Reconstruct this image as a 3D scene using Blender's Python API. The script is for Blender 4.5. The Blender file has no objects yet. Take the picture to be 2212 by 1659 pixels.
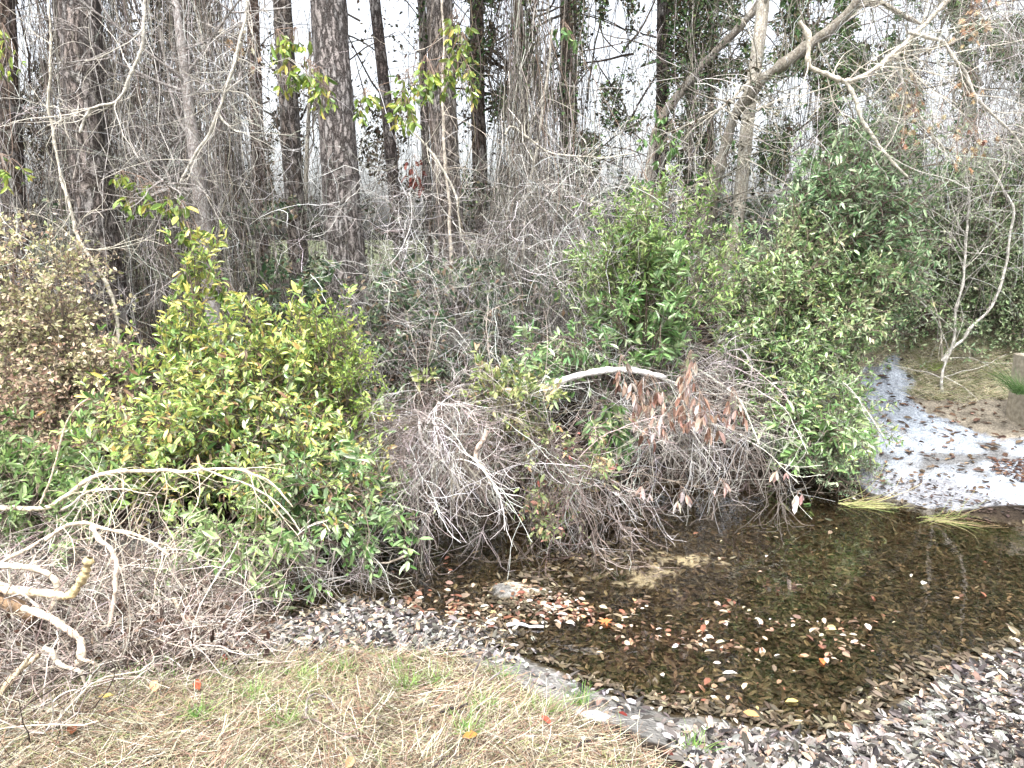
import bpy, math
import numpy as np
rng = np.random.default_rng(11)
S = bpy.context.scene
# ---------------------------------------------------------------- camera, sky, sun, exposure
PITCH = math.radians(11.1); CAMZ = 2.4; FPX = 1609.0; CX, CY = 1106.0, 829.5   # photo measured in a 2212 x 1659 frame
cam_d = bpy.data.cameras.new("camera"); cam = bpy.data.objects.new("camera", cam_d)
S.collection.objects.link(cam); S.camera = cam
cam.location = (0, 0, CAMZ); cam.rotation_euler = (math.radians(90) - PITCH, 0, 0)
cam_d.sensor_width = 36.0; cam_d.lens = 36.0 * FPX / 2212.0; cam_d.clip_start = 0.05; cam_d.clip_end = 2000
w = bpy.data.worlds.new("World"); S.world = w; w.use_nodes = True
nt = w.node_tree; nt.nodes.clear()
out = nt.nodes.new("ShaderNodeOutputWorld"); bg = nt.nodes.new("ShaderNodeBackground")
sky = nt.nodes.new("ShaderNodeTexSky"); sky.sky_type = 'NISHITA'; sky.sun_disc = False
SUN_EL, SUN_AZ = math.radians(66), math.radians(200)     # behind the camera, a little to the left
sky.sun_elevation = SUN_EL; sky.sun_rotation = SUN_AZ; sky.dust_density = 6.0; sky.air_density = 1.0; sky.ozone_density = 1.0
hs = nt.nodes.new("ShaderNodeHueSaturation"); hs.inputs['Saturation'].default_value = 0.3; hs.inputs['Value'].default_value = 1.8
nt.links.new(sky.outputs[0], hs.inputs['Color']); nt.links.new(hs.outputs[0], bg.inputs[0])
bg.inputs[1].default_value = 0.15
nt.links.new(bg.outputs[0], out.inputs[0])
sd = bpy.data.lights.new("sun", 'SUN'); sd.energy = 1.3; sd.angle = math.radians(14); sd.color = (1.0, 0.99, 0.97)
so = bpy.data.objects.new("sun", sd); S.collection.objects.link(so)
so.rotation_euler = (math.radians(90) - SUN_EL, 0, math.radians(180) - SUN_AZ)
so.location = (0, 0, 20)
S.view_settings.view_transform = 'Standard'; S.view_settings.look = 'None'; S.view_settings.gamma = 1.0
S.view_settings.exposure = 1.05
S.cycles.diffuse_bounces = 1

# ---------------------------------------------------------------- helpers
cp, sp_ = math.cos(PITCH), math.sin(PITCH)
def ray(px, py):
    u = (np.asarray(px, float) - CX) / FPX; v = (CY - np.asarray(py, float)) / FPX
    return np.stack([u, cp + v * sp_, -sp_ + v * cp], -1)
def at(px, py, Y):
    d = ray(px, py); k = np.asarray(Y, float) / d[..., 1]
    return np.array([0, 0, CAMZ]) + d * k[..., None]
def onz(px, py, z):
    d = ray(px, py); k = (np.asarray(z, float) - CAMZ) / d[..., 2]
    return np.array([0, 0, CAMZ]) + d * k[..., None]
def sc(px, Y):                       # pixels of the 2212 frame -> metres at depth Y
    return px / FPX * Y * 1.02
def lin(r, g, b):
    c = np.array([r, g, b], float) / 255.0
    return np.where(c <= .04045, c / 12.92, ((c + .055) / 1.055) ** 2.4)
def unit(v):
    return v / np.maximum(np.linalg.norm(v, axis=-1, keepdims=True), 1e-9)
def vnoise(x, y, s, seed=0):         # smooth 2-D value noise, -1..1
    x = np.asarray(x) * s + 37.1 * seed; y = np.asarray(y) * s + 91.7 * seed
    xi = np.floor(x); yi = np.floor(y); fx = x - xi; fy = y - yi
    fx = fx * fx * (3 - 2 * fx); fy = fy * fy * (3 - 2 * fy)
    def h(a, b):
        t = np.sin(a * 127.1 + b * 311.7 + seed * 17.3) * 43758.5453
        return (t - np.floor(t)) * 2 - 1
    return (h(xi, yi) * (1 - fx) + h(xi + 1, yi) * fx) * (1 - fy) + (h(xi, yi + 1) * (1 - fx) + h(xi + 1, yi + 1) * fx) * fy
def fbm(x, y, s, o=3, seed=0):
    return sum(vnoise(x, y, s * 2 ** i, seed + i) * .5 ** i for i in range(o))
def pick(pal, n, jit=.12):
    """pal: list of (weight, rgb 0-255)"""
    wts = np.array([p[0] for p in pal], float); wts /= wts.sum()
    cols = np.array([lin(*p[1]) for p in pal])
    c = cols[rng.choice(len(pal), n, p=wts)]
    c = c * .84 + .16 * c.mean(1, keepdims=True)
    return np.clip(c * (1 + jit * rng.normal(size=(n, 1))) * (1 + .04 * rng.normal(size=(n, 3))), 0.003, .95)

class MB:
    def __init__(s): s.v = []; s.q = []; s.t = []; s.c = []; s.n = 0
    def add(s, v, q=None, t=None, c=(.5, .5, .5)):
        v = np.asarray(v, float).reshape(-1, 3)
        c = np.broadcast_to(np.asarray(c, float), v.shape) if np.ndim(c) < 2 else np.asarray(c).reshape(-1, 3)
        s.v.append(v); s.c.append(c)
        if q is not None and len(q): s.q.append(np.asarray(q, np.int64) + s.n)
        if t is not None and len(t): s.t.append(np.asarray(t, np.int64) + s.n)
        s.n += len(v); return s
    def tubes(s, P, R, sides=3, col=(.5, .5, .5)):
        P = np.asarray(P, float); N, K = P.shape[:2]
        R = np.broadcast_to(np.asarray(R, float), (N, K))
        T = unit(np.gradient(P, axis=1)); m = np.abs(unit(P[:, -1] - P[:, 0]))
        ref = np.eye(3)[np.argmin(m, axis=1)][:, None, :]
        a = unit(np.cross(T, ref)); b = np.cross(T, a)
        th = np.arange(sides) * 2 * math.pi / sides
        V = P[:, :, None] + R[:, :, None, None] * (np.cos(th)[:, None] * a[:, :, None] + np.sin(th)[:, None] * b[:, :, None])
        i = (np.arange(N)[:, None, None] * K + np.arange(K - 1)[None, :, None]) * sides
        j = np.arange(sides)[None, None]; jn = (j + 1) % sides
        q = np.stack([i + j, i + jn, i + sides + jn, i + sides + j], -1).reshape(-1, 4)
        c = np.asarray(col, float)
        if c.ndim == 1: c = np.broadcast_to(c, (N, 3))
        if c.ndim == 2: c = np.broadcast_to(c[:, None], (N, K, 3))
        c = np.broadcast_to(c[:, :, None], (N, K, sides, 3))
        return s.add(V.reshape(-1, 3), q=q, c=c.reshape(-1, 3))
    def leaves(s, C, D, Nn, L, Wd, col, tmpl):
        tv, tf = tmpl
        D = unit(D); B = unit(np.cross(Nn, D)); Nn = np.cross(D, B); n = len(C)
        L = np.broadcast_to(L, (n,))[:, None, None]; Wd = np.broadcast_to(Wd, (n,))[:, None, None]
        V = C[:, None] + L * tv[None, :, :1] * D[:, None] + Wd * tv[None, :, 1:2] * B[:, None] + L * tv[None, :, 2:] * Nn[:, None]
        f = (np.arange(n)[:, None, None] * len(tv) + tf[None]).reshape(-1, tf.shape[1])
        c = np.repeat(np.asarray(col), len(tv), axis=0)
        return s.add(V.reshape(-1, 3), t=f if tf.shape[1] == 3 else None, q=f if tf.shape[1] == 4 else None, c=c)
    def build(s, name, mat, parent=None, smooth=False, origin=None):
        v = np.concatenate(s.v); c = np.concatenate(s.c)
        if parent is not None: o0 = np.array(parent['_w'])
        elif origin is not None: o0 = np.array(origin)
        else: o0 = np.array([v[:, 0].mean(), v[:, 1].mean(), v[:, 2].min()])
        me = bpy.data.meshes.new(name)
        q = np.concatenate(s.q) if s.q else np.zeros((0, 4), int); t = np.concatenate(s.t) if s.t else np.zeros((0, 3), int)
        me.vertices.add(len(v)); me.vertices.foreach_set('co', (v - o0).astype(np.float32).ravel())
        loops = np.concatenate([q.ravel(), t.ravel()]).astype(np.int32)
        me.loops.add(len(loops)); me.loops.foreach_set('vertex_index', loops)
        starts = np.concatenate([np.arange(len(q)) * 4, len(q) * 4 + np.arange(len(t)) * 3]).astype(np.int32)
        me.polygons.add(len(starts)); me.polygons.foreach_set('loop_start', starts)
        me.polygons.foreach_set('use_smooth', np.full(len(starts), smooth))
        ca = me.color_attributes.new('Col', 'FLOAT_COLOR', 'POINT')
        ca.data.foreach_set('color', np.concatenate([c, np.ones((len(c), 1))], 1).astype(np.float32).ravel())
        me.update(calc_edges=True); me.materials.append(mat)
        o = bpy.data.objects.new(name, me); S.collection.objects.link(o)
        if parent is not None: o.parent = parent
        else: o.location = o0
        return o
def tag(o, label=None, cat=None, group=None, kind=None):
    if label: o['label'] = label
    if cat: o['category'] = cat
    if group: o['group'] = group
    if kind: o['kind'] = kind
    return o
def thing(name, label, cat, loc, group=None):
    o = bpy.data.objects.new(name, None); S.collection.objects.link(o)
    o.location = tuple(loc); o.empty_display_size = .1; o['_w'] = [float(x) for x in loc]
    return tag(o, label, cat, group)

# leaf shapes: (along, across, normal)
LEAF = (np.array([[0, 0, 0], [.3, -.4, .05], [.72, -.36, .03], [1, 0, -.12], [.72, .36, .03], [.3, .4, .05], [.32, 0, 0], [.72, 0, -.03]], float),
        np.array([[0, 1, 6], [0, 6, 5], [1, 2, 7], [1, 7, 6], [6, 7, 4], [6, 4, 5], [2, 3, 7], [7, 3, 4]]))
LEAFS = (np.array([[0, 0, 0], [.5, -.5, .07], [1, 0, -.06], [.5, .5, .07]], float), np.array([[0, 1, 2], [0, 2, 3]]))
CURL = (np.array([[0, 0, 0], [.3, -.42, .16], [.7, -.38, .2], [1, 0, .12], [.72, .4, .1], [.3, .42, .12], [.32, .03, -.02], [.7, 0, .02]], float), LEAF[1])
_a = np.linspace(0, 2 * math.pi, 15)[:-1] + .2; _r = np.where(np.arange(14) % 2 == 0, .55, .24)
MAPLE = (np.concatenate([[[.5, 0, 0]], np.stack([.5 + _r * np.cos(_a), _r * np.sin(_a), .06 * (np.arange(14) % 3)], -1)]),
         np.array([[0, 1 + i, 1 + (i + 1) % 14] for i in range(14)]))

# ---------------------------------------------------------------- materials
def new_mat(name):
    m = bpy.data.materials.new(name); m.use_nodes = True; n = m.node_tree; n.nodes.clear()
    return m, n, n.nodes.new("ShaderNodeOutputMaterial")
def N(n, t, **k):
    x = n.nodes.new(t)
    for a, b in k.items(): setattr(x, a, b)
    return x
def colmat(name, rough=.7, trans=0.0, spec=.3, noise=0.25, nscale=20, bump=0.0, bscale=80):
    m, n, o = new_mat(name)
    at_ = N(n, "ShaderNodeAttribute", attribute_name='Col'); p = N(n, "ShaderNodeBsdfPrincipled")
    tc = N(n, "ShaderNodeTexCoord"); nz = N(n, "ShaderNodeTexNoise"); nz.inputs['Scale'].default_value = nscale; nz.inputs['Detail'].default_value = 3
    mr = N(n, "ShaderNodeMapRange"); mr.inputs[3].default_value = 1 - noise; mr.inputs[4].default_value = 1 + noise
    mr.inputs[1].default_value = .3; mr.inputs[2].default_value = .7
    mx = N(n, "ShaderNodeVectorMath", operation='SCALE')
    n.links.new(tc.outputs['Object'], nz.inputs['Vector']); n.links.new(nz.outputs[0], mr.inputs[0])
    n.links.new(at_.outputs['Color'], mx.inputs[0]); n.links.new(mr.outputs[0], mx.inputs['Scale'])
    n.links.new(mx.outputs[0], p.inputs['Base Color'])
    p.inputs['Roughness'].default_value = rough; p.inputs['Specular IOR Level'].default_value = spec
    if bump:
        b = N(n, "ShaderNodeBump"); b.inputs['Strength'].default_value = bump; b.inputs['Distance'].default_value = .01
        n2 = N(n, "ShaderNodeTexNoise"); n2.inputs['Scale'].default_value = bscale; n2.inputs['Detail'].default_value = 5
        n.links.new(tc.outputs['Object'], n2.inputs['Vector']); n.links.new(n2.outputs[0], b.inputs['Height']); n.links.new(b.outputs[0], p.inputs['Normal'])
    if trans:
        t = N(n, "ShaderNodeBsdfTranslucent"); ms = N(n, "ShaderNodeMixShader"); ms.inputs[0].default_value = trans
        n.links.new(mx.outputs[0], t.inputs[0]); n.links.new(p.outputs[0], ms.inputs[1]); n.links.new(t.outputs[0], ms.inputs[2])
        n.links.new(ms.outputs[0], o.inputs[0])
    else: n.links.new(p.outputs[0], o.inputs[0])
    return m
M_LEAF = colmat("leaf_glossy", .3, .22, .6, .25, 7)
M_DLEAF = colmat("leaf_dry", .65, .25, .25, .2, 30)
M_TWIG = colmat("twig_bark", .8, 0, .2, .35, 14)
M_WOOD = colmat("bare_wood", .8, 0, .2, .5, 26, 1.0, 70)
M_GRASS = colmat("grass_blade", .6, .25, .25, .15, 4)
M_STONE = colmat("stone", .8, 0, .3, .3, 20, .5, 60)
M_FAR = colmat('far_leaf', .8, .08, .15, .2, 3)
def barkmat(name, scale=11, stretch=.28, dark=.25, bump=1.0, light=(.33, .32, .31)):
    m, n, o = new_mat(name)
    tc = N(n, "ShaderNodeTexCoord"); mp = N(n, "ShaderNodeMapping"); mp.inputs['Scale'].default_value = (1, 1, stretch)
    nz0 = N(n, "ShaderNodeTexNoise"); nz0.inputs['Scale'].default_value = 5; nz0.inputs['Detail'].default_value = 8; nz0.inputs['Roughness'].default_value = .7
    av = N(n, "ShaderNodeMixRGB"); av.blend_type = 'ADD'; av.inputs[0].default_value = .32
    vo = N(n, "ShaderNodeTexVoronoi", feature='DISTANCE_TO_EDGE'); vo.inputs['Scale'].default_value = scale
    vc = N(n, "ShaderNodeTexVoronoi", feature='F1'); vc.inputs['Scale'].default_value = scale
    cr = N(n, "ShaderNodeValToRGB"); cr.color_ramp.elements[0].position = 0.0; cr.color_ramp.elements[0].color = (dark, dark * .85, dark * .78, 1)
    cr.color_ramp.elements[1].position = .13; cr.color_ramp.elements[1].color = (1, 1, 1, 1)
    at_ = N(n, "ShaderNodeAttribute", attribute_name='Col')
    mu = N(n, "ShaderNodeMixRGB"); mu.blend_type = 'MULTIPLY'; mu.inputs[0].default_value = 1
    lp = N(n, "ShaderNodeMixRGB"); lp.blend_type = 'MIX'; lp.inputs[2].default_value = (*light, 1)
    sv = N(n, "ShaderNodeSeparateColor"); rr = N(n, "ShaderNodeMapRange"); rr.inputs[1].default_value = .35; rr.inputs[2].default_value = 1; rr.inputs[4].default_value = .75
    nf = N(n, "ShaderNodeTexNoise"); nf.inputs['Scale'].default_value = 60; nf.inputs['Detail'].default_value = 6
    p = N(n, "ShaderNodeBsdfPrincipled"); p.inputs['Roughness'].default_value = .85; p.inputs['Specular IOR Level'].default_value = .2
    L = n.links.new
    L(tc.outputs['Object'], mp.inputs['Vector']); L(mp.outputs[0], nz0.inputs['Vector']); L(mp.outputs[0], av.inputs[1]); L(nz0.outputs['Color'], av.inputs[2])
    L(av.outputs[0], vo.inputs['Vector']); L(av.outputs[0], vc.inputs['Vector']); L(vo.outputs['Distance'], cr.inputs[0])
    L(vc.outputs['Color'], sv.inputs[0]); L(sv.outputs[0], rr.inputs[0]); L(at_.outputs['Color'], lp.inputs[1]); L(rr.outputs[0], lp.inputs[0])
    L(lp.outputs[0], mu.inputs[1]); L(cr.outputs[0], mu.inputs[2])
    ov = N(n, "ShaderNodeMixRGB"); ov.blend_type = 'OVERLAY'; ov.inputs[0].default_value = 1.0; L(mu.outputs[0], ov.inputs[1]); L(nf.outputs[0], ov.inputs[2]); L(tc.outputs['Object'], nf.inputs['Vector'])
    L(ov.outputs[0], p.inputs['Base Color'])
    b = N(n, "ShaderNodeBump"); b.inputs['Strength'].default_value = bump; b.inputs['Distance'].default_value = .03
    ad = N(n, "ShaderNodeMath", operation='MULTIPLY_ADD'); ad.inputs[1].default_value = .25; L(nf.outputs[0], ad.inputs[0])
    mn = N(n, "ShaderNodeMath", operation='MINIMUM'); mn.inputs[1].default_value = .2; L(vo.outputs['Distance'], mn.inputs[0])
    m3 = N(n, "ShaderNodeMath", operation='MULTIPLY'); m3.inputs[1].default_value = 5; L(mn.outputs[0], m3.inputs[0]); L(m3.outputs[0], ad.inputs[2])
    L(ad.outputs[0], b.inputs['Height']); L(b.outputs[0], p.inputs['Normal']); L(p.outputs[0], o.inputs[0])
    return m
M_PINE = barkmat("pine_bark", 15, .34, .2)
M_SMOOTH = barkmat("smooth_grey_bark", 30, .3, .6, .5, (.42, .41, .38))

# ground: colour from the vertex attribute, broken up by noise at several scales
def groundmat():
    m, n, o = new_mat("ground_soil"); L = n.links.new
    at_ = N(n, "ShaderNodeAttribute", attribute_name='Col'); tc = N(n, "ShaderNodeTexCoord")
    a = N(n, "ShaderNodeTexNoise"); a.inputs['Scale'].default_value = 9; a.inputs['Detail'].default_value = 8; a.inputs['Roughness'].default_value = .7
    c = N(n, "ShaderNodeTexVoronoi"); c.inputs['Scale'].default_value = 34
    mr = N(n, "ShaderNodeMapRange"); mr.inputs[1].default_value = .3; mr.inputs[2].default_value = .7; mr.inputs[3].default_value = .6; mr.inputs[4].default_value = 1.3
    v = N(n, "ShaderNodeVectorMath", operation='SCALE')
    p = N(n, "ShaderNodeBsdfPrincipled"); p.inputs['Roughness'].default_value = .9; p.inputs['Specular IOR Level'].default_value = .15
    e = N(n, "ShaderNodeTexNoise"); e.inputs['Scale'].default_value = 55; e.inputs['Detail'].default_value = 7; e.inputs['Roughness'].default_value = .75; L(tc.outputs['Object'], e.inputs['Vector'])
    m2 = N(n, "ShaderNodeMapRange"); m2.inputs[1].default_value = .38; m2.inputs[2].default_value = .6; m2.inputs[3].default_value = .62; m2.inputs[4].default_value = 1.12
    mm = N(n, "ShaderNodeMath", operation='MULTIPLY'); L(e.outputs[0], m2.inputs[0]); L(m2.outputs[0], mm.inputs[1]); L(mr.outputs[0], mm.inputs[0])
    for x in (a, c): L(tc.outputs['Object'], x.inputs['Vector'])
    L(a.outputs[0], mr.inputs[0]); L(at_.outputs['Color'], v.inputs[0]); L(mm.outputs[0], v.inputs['Scale']); L(v.outputs[0], p.inputs['Base Color'])
    b = N(n, "ShaderNodeBump"); b.inputs['Strength'].default_value = .7; b.inputs['Distance'].default_value = .03
    s = N(n, "ShaderNodeMath", operation='ADD'); L(a.outputs[0], s.inputs[0]); L(c.outputs[0], s.inputs[1]); L(s.outputs[0], b.inputs['Height'])
    L(b.outputs[0], p.inputs['Normal']); L(p.outputs[0], o.inputs[0]); return m
def watermat():
    m, n, o = new_mat("creek_water"); L = n.links.new
    fr = N(n, "ShaderNodeFresnel"); fr.inputs[0].default_value = 1.7
    tr = N(n, "ShaderNodeBsdfTransparent"); tr.inputs[0].default_value = (.80, .75, .66, 1)
    gl = N(n, "ShaderNodeBsdfGlossy"); gl.inputs['Roughness'].default_value = .015; gl.inputs[0].default_value = (1, 1, 1, 1)
    tc = N(n, "ShaderNodeTexCoord"); nz = N(n, "ShaderNodeTexNoise"); nz.inputs['Scale'].default_value = 9; nz.inputs['Detail'].default_value = 2
    b = N(n, "ShaderNodeBump"); b.inputs['Strength'].default_value = .05; b.inputs['Distance'].default_value = .02
    mx = N(n, "ShaderNodeMixShader")
    L(tc.outputs['Object'], nz.inputs['Vector']); L(nz.outputs[0], b.inputs['Height']); L(b.outputs[0], gl.inputs['Normal']); L(b.outputs[0], fr.inputs['Normal'])
    L(fr.outputs[0], mx.inputs[0]); L(tr.outputs[0], mx.inputs[1]); L(gl.outputs[0], mx.inputs[2]); L(mx.outputs[0], o.inputs[0]); return m

# ---------------------------------------------------------------- terrain
ctl = []
def cz(z, *pts):
    for p in pts: ctl.append(tuple(onz(p[0], p[1], z)))
def cY(Y, z, *pxs):
    for p in pxs: ctl.append(((p - CX) / FPX * Y * 1.02, Y, z))
cz(0.0, (330, 1345), (450, 1350), (600, 1345), (760, 1300), (860, 1325), (1000, 1375), (1150, 1415), (1300, 1480), (1450, 1545), (1600, 1575), (1800, 1575), (1950, 1520), (2060, 1450), (2212, 1400), (2500, 1330))
cz(-.22, (700, 1230), (500, 1270), (1650, 1170), (1850, 1220), (2050, 1200), (2250, 1200), (1500, 1120), (900, 1215))
cz(-.10, (1300, 1350), (1500, 1430), (1700, 1480), (1900, 1400), (2100, 1320), (1050, 1300), (1500, 1290))
cz(-.02, (1400, 1225), (1250, 1270), (1560, 1215)); cz(.012, (1060, 1268), (1120, 1270))
cz(.05, (650, 1380), (850, 1370), (1050, 1410), (1900, 1610), (2150, 1500), (2212, 1600), (1750, 1650), (1980, 1640))
cz(.17, (500, 1420), (650, 1440), (900, 1425), (1100, 1455), (1300, 1530), (1480, 1600))
cz(.34, (100, 1560), (350, 1520), (650, 1530), (900, 1550), (1150, 1580), (1350, 1659), (700, 1659), (100, 1659), (-300, 1500))
cz(.12, (150, 1400), (320, 1400), (-200, 1350))
cz(0.0, (300, 1210), (600, 1150), (850, 1130), (1080, 1130), (1300, 1090), (1500, 1045), (1700, 1045), (1850, 1055), (-100, 1200))
cz(.02, (1900, 1060), (2000, 1090), (2100, 1110), (2212, 1130), (2400, 1170))
cz(.08, (1880, 1015), (2000, 1035), (2100, 1060), (2212, 1090), (2400, 1130))
cY(8.7, .48, 1900, 2000, 2100, 2212, 2450); cY(9.1, .62, 1880, 2000, 2120, 2212, 2450)
cY(9.5, .98, 1900, 2000, 2100, 2212, 2450); cY(10.1, 1.12, 1880, 1960, 2200, 2450); cY(10.3, 1.2, 1980, 2050)
cY(7.0, .45, -200, 100, 400); cY(7.4, .5, 700, 900, 1150); cY(8.2, .5, 1350, 1550, 1750)
cY(9, .8, -300, 0, 300, 600, 900, 1200, 1500, 1700)
for Y in (12, 16, 22, 32): cY(Y, 1.0, -600, 0, 500, 1000, 1500, 2000, 2700)
for x in (-6, -3, 0, 3, 6): ctl.append((x, 0.5, .5))
for x in (-7, 7.5): ctl.append((x, 2.5, .45))
for a in range(12): ctl.append((70 * math.cos(a * math.pi / 6), 70 * math.sin(a * math.pi / 6), .9))
ctl = np.array(ctl)
def _k(r): return r
_d = np.linalg.norm(ctl[:, None, :2] - ctl[None, :, :2], axis=-1)
_w = np.linalg.solve(_k(_d) + 1e-3 * np.eye(len(ctl)), ctl[:, 2] - .5)
def zt0(x, y):
    x = np.asarray(x, float); y = np.asarray(y, float); sh = x.shape; x = x.ravel(); y = y.ravel(); o = np.empty(len(x))
    rr = np.hypot(x, y); k = np.minimum(1, 68 / np.maximum(rr, 1e-6)); x = x * k; y = y * k
    for i in range(0, len(x), 20000):
        s = slice(i, i + 20000)
        o[s] = _k(np.hypot(x[s, None] - ctl[None, :, 0], y[s, None] - ctl[None, :, 1])) @ _w + .5
    return o.reshape(sh)
def zt(x, y):
    z = zt0(x, y)
    return z + fbm(x, y, 5, 3, 13) * .03 * np.clip((x - 3.2), 0, 1) * np.clip((y - 6.6), 0, 1) * (z > .06) + fbm(x, y, 1.7, 4, 3) * .018 + vnoise(x, y, 9, 8) * .006 + vnoise(x, y, .6, 5) * .03 * (z > .5)
def axis(lo, hi, step, far):
    a = np.arange(lo, hi, step); g = step * np.cumprod(np.full(60, 1.14)); g = np.cumsum(g); g = g[g < far]
    return np.concatenate([lo - g[::-1], a, a[-1] + g])
xs = axis(-6.5, 8, .045, 500); ys = axis(1.6, 11.5, .045, 500)
GX, GY = np.meshgrid(xs, ys); GZ = zt(GX, GY)
def px_of(x, y, z):                  # point of the ground seen in the photograph's frame
    dx, dy, dz = x, y, z - CAMZ
    d = dy * cp - dz * sp_; d = np.where(d > .05, d, .05)
    return CX + FPX * dx / d, CY - FPX * (dy * sp_ + dz * cp) / d
def inpoly(px, py, poly):
    r = np.zeros(np.shape(px), bool); P = np.array(poly, float)
    for (x0, y0), (x1, y1) in zip(P, np.roll(P, -1, 0)):
        c = ((y0 > py) != (y1 > py)) & (px < (x1 - x0) * (py - y0) / (y1 - y0 + 1e-9) + x0); r ^= c
    return r
def on_ground(px, py, zmin=-9):
    q = onz(px, py, .2 + 0 * np.asarray(px, float))
    for _ in range(6): q = .4 * q + .6 * onz(px, py, np.maximum(zt0(q[..., 0], q[..., 1]), zmin))
    return q
def world_poly(pts, z): P = np.array(pts, float); return [tuple(v) for v in on_ground(P[:, 0], P[:, 1])[:, :2]]
SAND = world_poly([(1860, 1010), (2000, 1035), (2110, 1062), (2230, 1095), (2600, 1180), (2600, 1010), (2300, 975), (2212, 955), (2130, 950), (2060, 915), (2010, 895), (1960, 850), (1925, 828), (1860, 832)], .25)
BAR1 = world_poly([(985, 1262), (1060, 1252), (1130, 1268), (1190, 1275), (1130, 1285), (1030, 1280)], 0)
BAR2 = world_poly([(1180, 1262), (1300, 1245), (1390, 1200), (1480, 1195), (1560, 1212), (1570, 1235), (1450, 1250), (1380, 1275), (1250, 1285)], -.03)
GRASSP = world_poly([(-700, 1430), (120, 1450), (280, 1440), (520, 1425), (900, 1400), (1010, 1405), (1080, 1455), (1180, 1520), (1310, 1590), (1410, 1655), (1500, 1800), (1700, 2600), (-900, 2600)], .2)
def zone(poly, x, y, wob=.06, s=5):
    return inpoly(x + vnoise(x, y, s, 21) * wob, y + vnoise(x, y, s, 22) * wob * .7, poly)
col = np.empty(GX.shape + (3,)); f1 = fbm(GX, GY, 2.5, 4, 31)[..., None]; f2 = fbm(GX, GY, 8, 3, 32)[..., None]
col[:] = lin(54, 46, 38) * (1 + .3 * f1)                                  # forest floor
wet = GZ < .012
mud = (GZ < .24) & (GY < 5.6 - .0 * GX)
col[mud] = (lin(138, 136, 132) * (1 + .3 * f2))[mud]
col[wet] = (lin(78, 69, 54) * (1 + .35 * f2))[wet]
gr = zone(GRASSP, GX, GY, .1, 3) & (GZ > .06)
col[gr] = (lin(84, 72, 54) * (1 + .3 * f2))[gr]
sa = zone(SAND, GX, GY, .14, 4) & (GZ > .03)
sm = np.clip(.5 + 1.6 * fbm(GX, GY, 3.3, 4, 44) + .5, 0, 1)[..., None]
col[sa] = ((lin(170, 178, 188) * sm + lin(122, 122, 122) * (1 - sm)) * (1 + .06 * f2))[sa]
sh = (GX > 3.4) & (GY > 6.3) & (GY < 8.5) & ~sa & (GZ < .29) & (GZ > -.03)
col[sh] = (lin(150, 152, 158) * (1 + .1 * f2))[sh]
gb = (GX > 3.6) & (GY > 7.6) & ~sa & (GZ > .28)
col[gb] = (lin(146, 138, 124) * (1 + .25 * f2))[gb]
crest = (GX > 4.4) & (GY > 9.7) & (GY < 11) & (fbm(GX, GY, 1.2, 2, 51) > -.2)
col[crest] = (lin(205, 192, 160) * (1 + .1 * f2))[crest]
b1 = zone(BAR1, GX, GY, .05, 6); col[b1] = (lin(222, 218, 200) * (1 + .1 * f2))[b1]
b2 = zone(BAR2, GX, GY, .12, 6) & (fbm(GX, GY * 2.5, 5, 4, 61) > .02); col[b2] = (lin(224, 218, 198) * (1 + .15 * f2))[b2]
far = GY > 26
col[far] = lin(96, 102, 76)
col = np.clip(col, .01, .9)
g = MB(); H_, W_ = GX.shape; idx = np.arange(H_ * W_).reshape(H_, W_)
quads = np.stack([idx[:-1, :-1], idx[:-1, 1:], idx[1:, 1:], idx[1:, :-1]], -1).reshape(-1, 4)
g.add(np.stack([GX, GY, GZ], -1).reshape(-1, 3), q=quads, c=col.reshape(-1, 3))
tag(g.build('ground', groundmat(), smooth=True, origin=(0, 0, 0)), kind='structure')
wx, wy = np.meshgrid(np.linspace(-9, 12, 40), np.linspace(2.6, 8.6, 20)); wi = np.arange(800).reshape(20, 40)
wq = np.stack([wi[:-1, :-1], wi[:-1, 1:], wi[1:, 1:], wi[1:, :-1]], -1).reshape(-1, 4)
wm = MB().add(np.stack([wx, wy, wx * 0], -1).reshape(-1, 3), q=wq)
tag(wm.build('creek_water', watermat(), origin=(0, 0, 0)), kind='structure')

# ---------------------------------------------------------------- growth generators
def ellip(n, shell=.0):
    v = unit(rng.normal(size=(n, 3))); r = (rng.random(n) * (1 - shell ** 3) + shell ** 3) ** (1 / 3)
    return v * r[:, None]
def wander(P0, D, L, K=7, curl=.25, droop=0.0, curl2=None):
    """polylines from P0 along D, random-walking; droop pulls them down towards the tip"""
    n = len(P0); L = np.broadcast_to(L, (n,)); d = unit(D); pts = [P0]; p = P0
    bend = rng.normal(size=(n, 3)) * curl
    for k in range(K - 1):
        d = unit(d + bend * (1.6 / K) + rng.normal(size=(n, 3)) * curl * .7 / math.sqrt(K) * 1.2 + np.array([0, 0, -1]) * (droop * 2 / K))
        p = p + d * (L / (K - 1))[:, None]; pts.append(p)
    return np.stack(pts, 1)
def taper(r0, r1, K, n):
    r0 = np.broadcast_to(r0, (n,)); t = np.linspace(0, 1, K)
    return r0[:, None] * (1 - t) + np.broadcast_to(r1, (n,))[:, None] * t
def on_paths(P, n, lo=.2, hi=1.0):
    N_, K = P.shape[:2]; i = rng.integers(0, N_, n); t = (lo + (hi - lo) * rng.random(n)) * (K - 1); k = np.minimum(t.astype(int), K - 2); f = (t - k)[:, None]
    return P[i, k] * (1 - f) + P[i, k + 1] * f, unit(P[i, k + 1] - P[i, k]), i
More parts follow.
